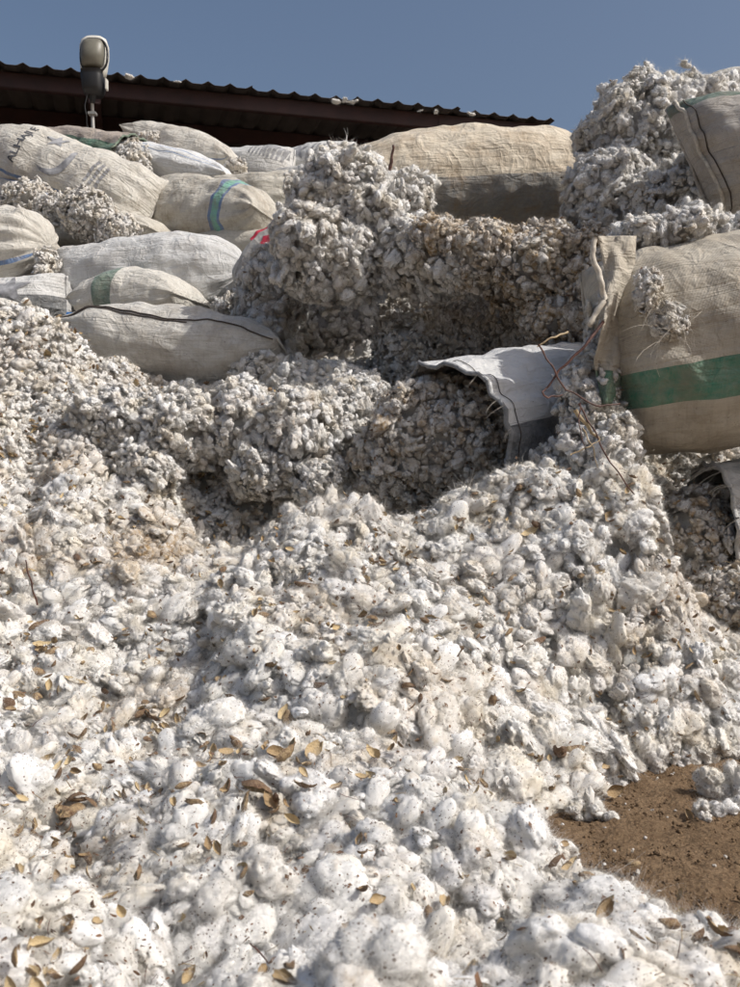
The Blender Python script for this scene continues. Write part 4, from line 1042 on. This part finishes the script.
k_ = rng.random(len(pF)) < np.array([.40 + 2.2 * max(0, fbm(Vector(q) * 3.0 + Vector((9, 2, 4)), 2)) for q in pF]); pF, nF, rF = pF[k_], nF[k_], rF[k_]
pF = pF + nF * rng.uniform(.006, .042, len(pF))[:, None]
ii = rng.choice(9, len(pF), p=[.17, .17, .14, .13, .09, .10, .07, .07, .06])
rF = np.where(ii >= 6, rF * 1.8 + .005, rF * 1.15)
pT = np.vstack([a for a, b_ in TRASH]); rT = .004 + .012 * rng.beta(1.2, 3, len(pT)); iT = rng.choice(9, len(pT), p=[.16, .16, .14, .16, .08, .10, .07, .07, .06])
pF, rF, ii = np.vstack([pF, pT]), np.concatenate([rF, rT]), np.concatenate([ii, iT])
stuff('leaf_trash', 'brown leaf flakes and stalk bits strewn over the cotton', 'leaf trash', np.zeros((0, 3)), [], None, pF, np.stack([rng.normal(0, .6, len(pF)), rng.normal(0, .6, len(pF)), rng.uniform(0, 6.28, len(pF))], 1), rnd_scl(rF), ii, np.zeros(len(pF)), GNF)
# clods on the dirt
VC = bpy.data.collections.new('clod_kinds')
for i in range(4):
    N, Fc = ICO[2]; rs = np.random.default_rng(i); off = Vector(rs.uniform(-9, 9, 3))
    VC.objects.link(bpy.data.objects.new('clod_kind_%d' % i, mesh_from('clod', [n * (1 + .5 * fbm(Vector(n) * 1.5 + off, 2)) for n in N], Fc, M_DIRT)))
GNC = make_gn(VC, 'scatter_clods')
n = 5200; x = rng.uniform(.3, 1.7, n); y = rng.uniform(1.6, 3.3, n); z = hs(x, y); k_ = z < .05; x, y = x[k_], y[k_]; n = len(x)
r = .0016 + .011 * rng.beta(1.0, 9, n)
stuff('dirt_clods', 'small clods and grit on the bare brown dirt', 'clods', np.zeros((0, 3)), [], None, np.stack([x, y, r * .2], 1), rnd_rot(n), rnd_scl(r), rng.integers(0, 4, n), np.zeros(n), GNC)

n = 150; x = rng.uniform(.35, 1.6, n); y = rng.uniform(1.7, 3.2, n); z = hs(x, y); k_ = (z < .0) & (z > -.16); x, y = x[k_], y[k_]; n = len(x); r = .003 + .013 * rng.beta(1.0, 5, n)
stuff('lint_on_dirt', 'small scraps of lint trodden into the brown dirt', 'lint', np.zeros((0, 3)), [], None, np.stack([x, y, r * .5], 1), rnd_rot(n), rnd_scl(r), rnd_idx(n, 2), np.full(n, .3))
# stems near the torn bag
def stem(label, pts, r0, r1, mat, twigs=()):
    P3 = [P(*p) for p in pts]; n = 7 * len(P3); t = np.linspace(0, len(P3) - 1, n); A = np.array(P3)
    Q = [Vector([np.interp(tt, range(len(P3)), A[:, k]) for k in range(3)]) + Vector((mn.noise((tt * 2, 1, r0 * 99)), 0, mn.noise((tt * 2, 5, r0 * 99)))) * .006 for tt in t]
    o = new_obj('dried_twig', tube_mesh('dried_twig', Q, [a * (1 + .35 * mn.noise((i * .8, r0 * 300, 2))) for i, a in enumerate(np.linspace(r0 * .75, r1 * .75, n))], mat, 7)); tag(o, label, 'twig', 'dried twigs'); return o
stem('thick reddish stem running from torn flap down to the white sack', [(603, 322, 3.02), (585, 345, 3.0), (562, 368, 3.0), (546, 388, 3.0)], .007, .004, M_STEM)
stem('bent reddish stem crossing in front of the white sack', [(538, 345, 3.0), (552, 368, 2.99), (566, 390, 3.0), (598, 406, 3.0), (620, 404, 3.02)], .004, .003, M_STEM)
stem('short hooked stem at the white sack', [(546, 388, 3.0), (541, 393, 2.99), (549, 398, 3.0), (562, 394, 3.02)], .004, .003, M_STEM)
stem('pale brown stalk pointing at the torn flap', [(537, 347, 3.0), (550, 338, 3.0), (568, 332, 3.05)], .003, .005, M_STRAW)
stem('long dark stem hanging down over the cotton crest', [(578, 404, 3.05), (594, 432, 3.04), (610, 462, 3.05), (634, 494, 3.08)], .004, .0025, M_STEM)
stem('thin dark stem beside the hanging cotton', [(580, 403, 3.02), (578, 425, 3.0), (586, 450, 3.0)], .003, .002, M_STEM)
stem('short pale straw crossing the hanging cotton', [(570, 455, 3.0), (585, 448, 3.0), (600, 440, 3.02)], .0035, .002, M_STRAW)
stem('pale curled straw below the hanging stems', [(582, 428, 3.0), (592, 447, 2.99), (598, 468, 3.02)], .003, .0015, M_STRAW)
stem('brown stalk piece held in the hanging cotton', [(575, 410, 3.05), (590, 430, 3.05), (600, 440, 3.05)], .010, .004, M_STRAW)
stem('upright brown stalk stuck in the central cotton mass', [(390, 170, 4.78), (392, 158, 4.77), (393, 145, 4.76)], .012, .007, M_STEM)
stem('dark stem poking from the cotton at left edge', [(37, 605, 3.0), (30, 582, 2.97), (26, 560, 2.95)], .004, .0025, M_STEM)
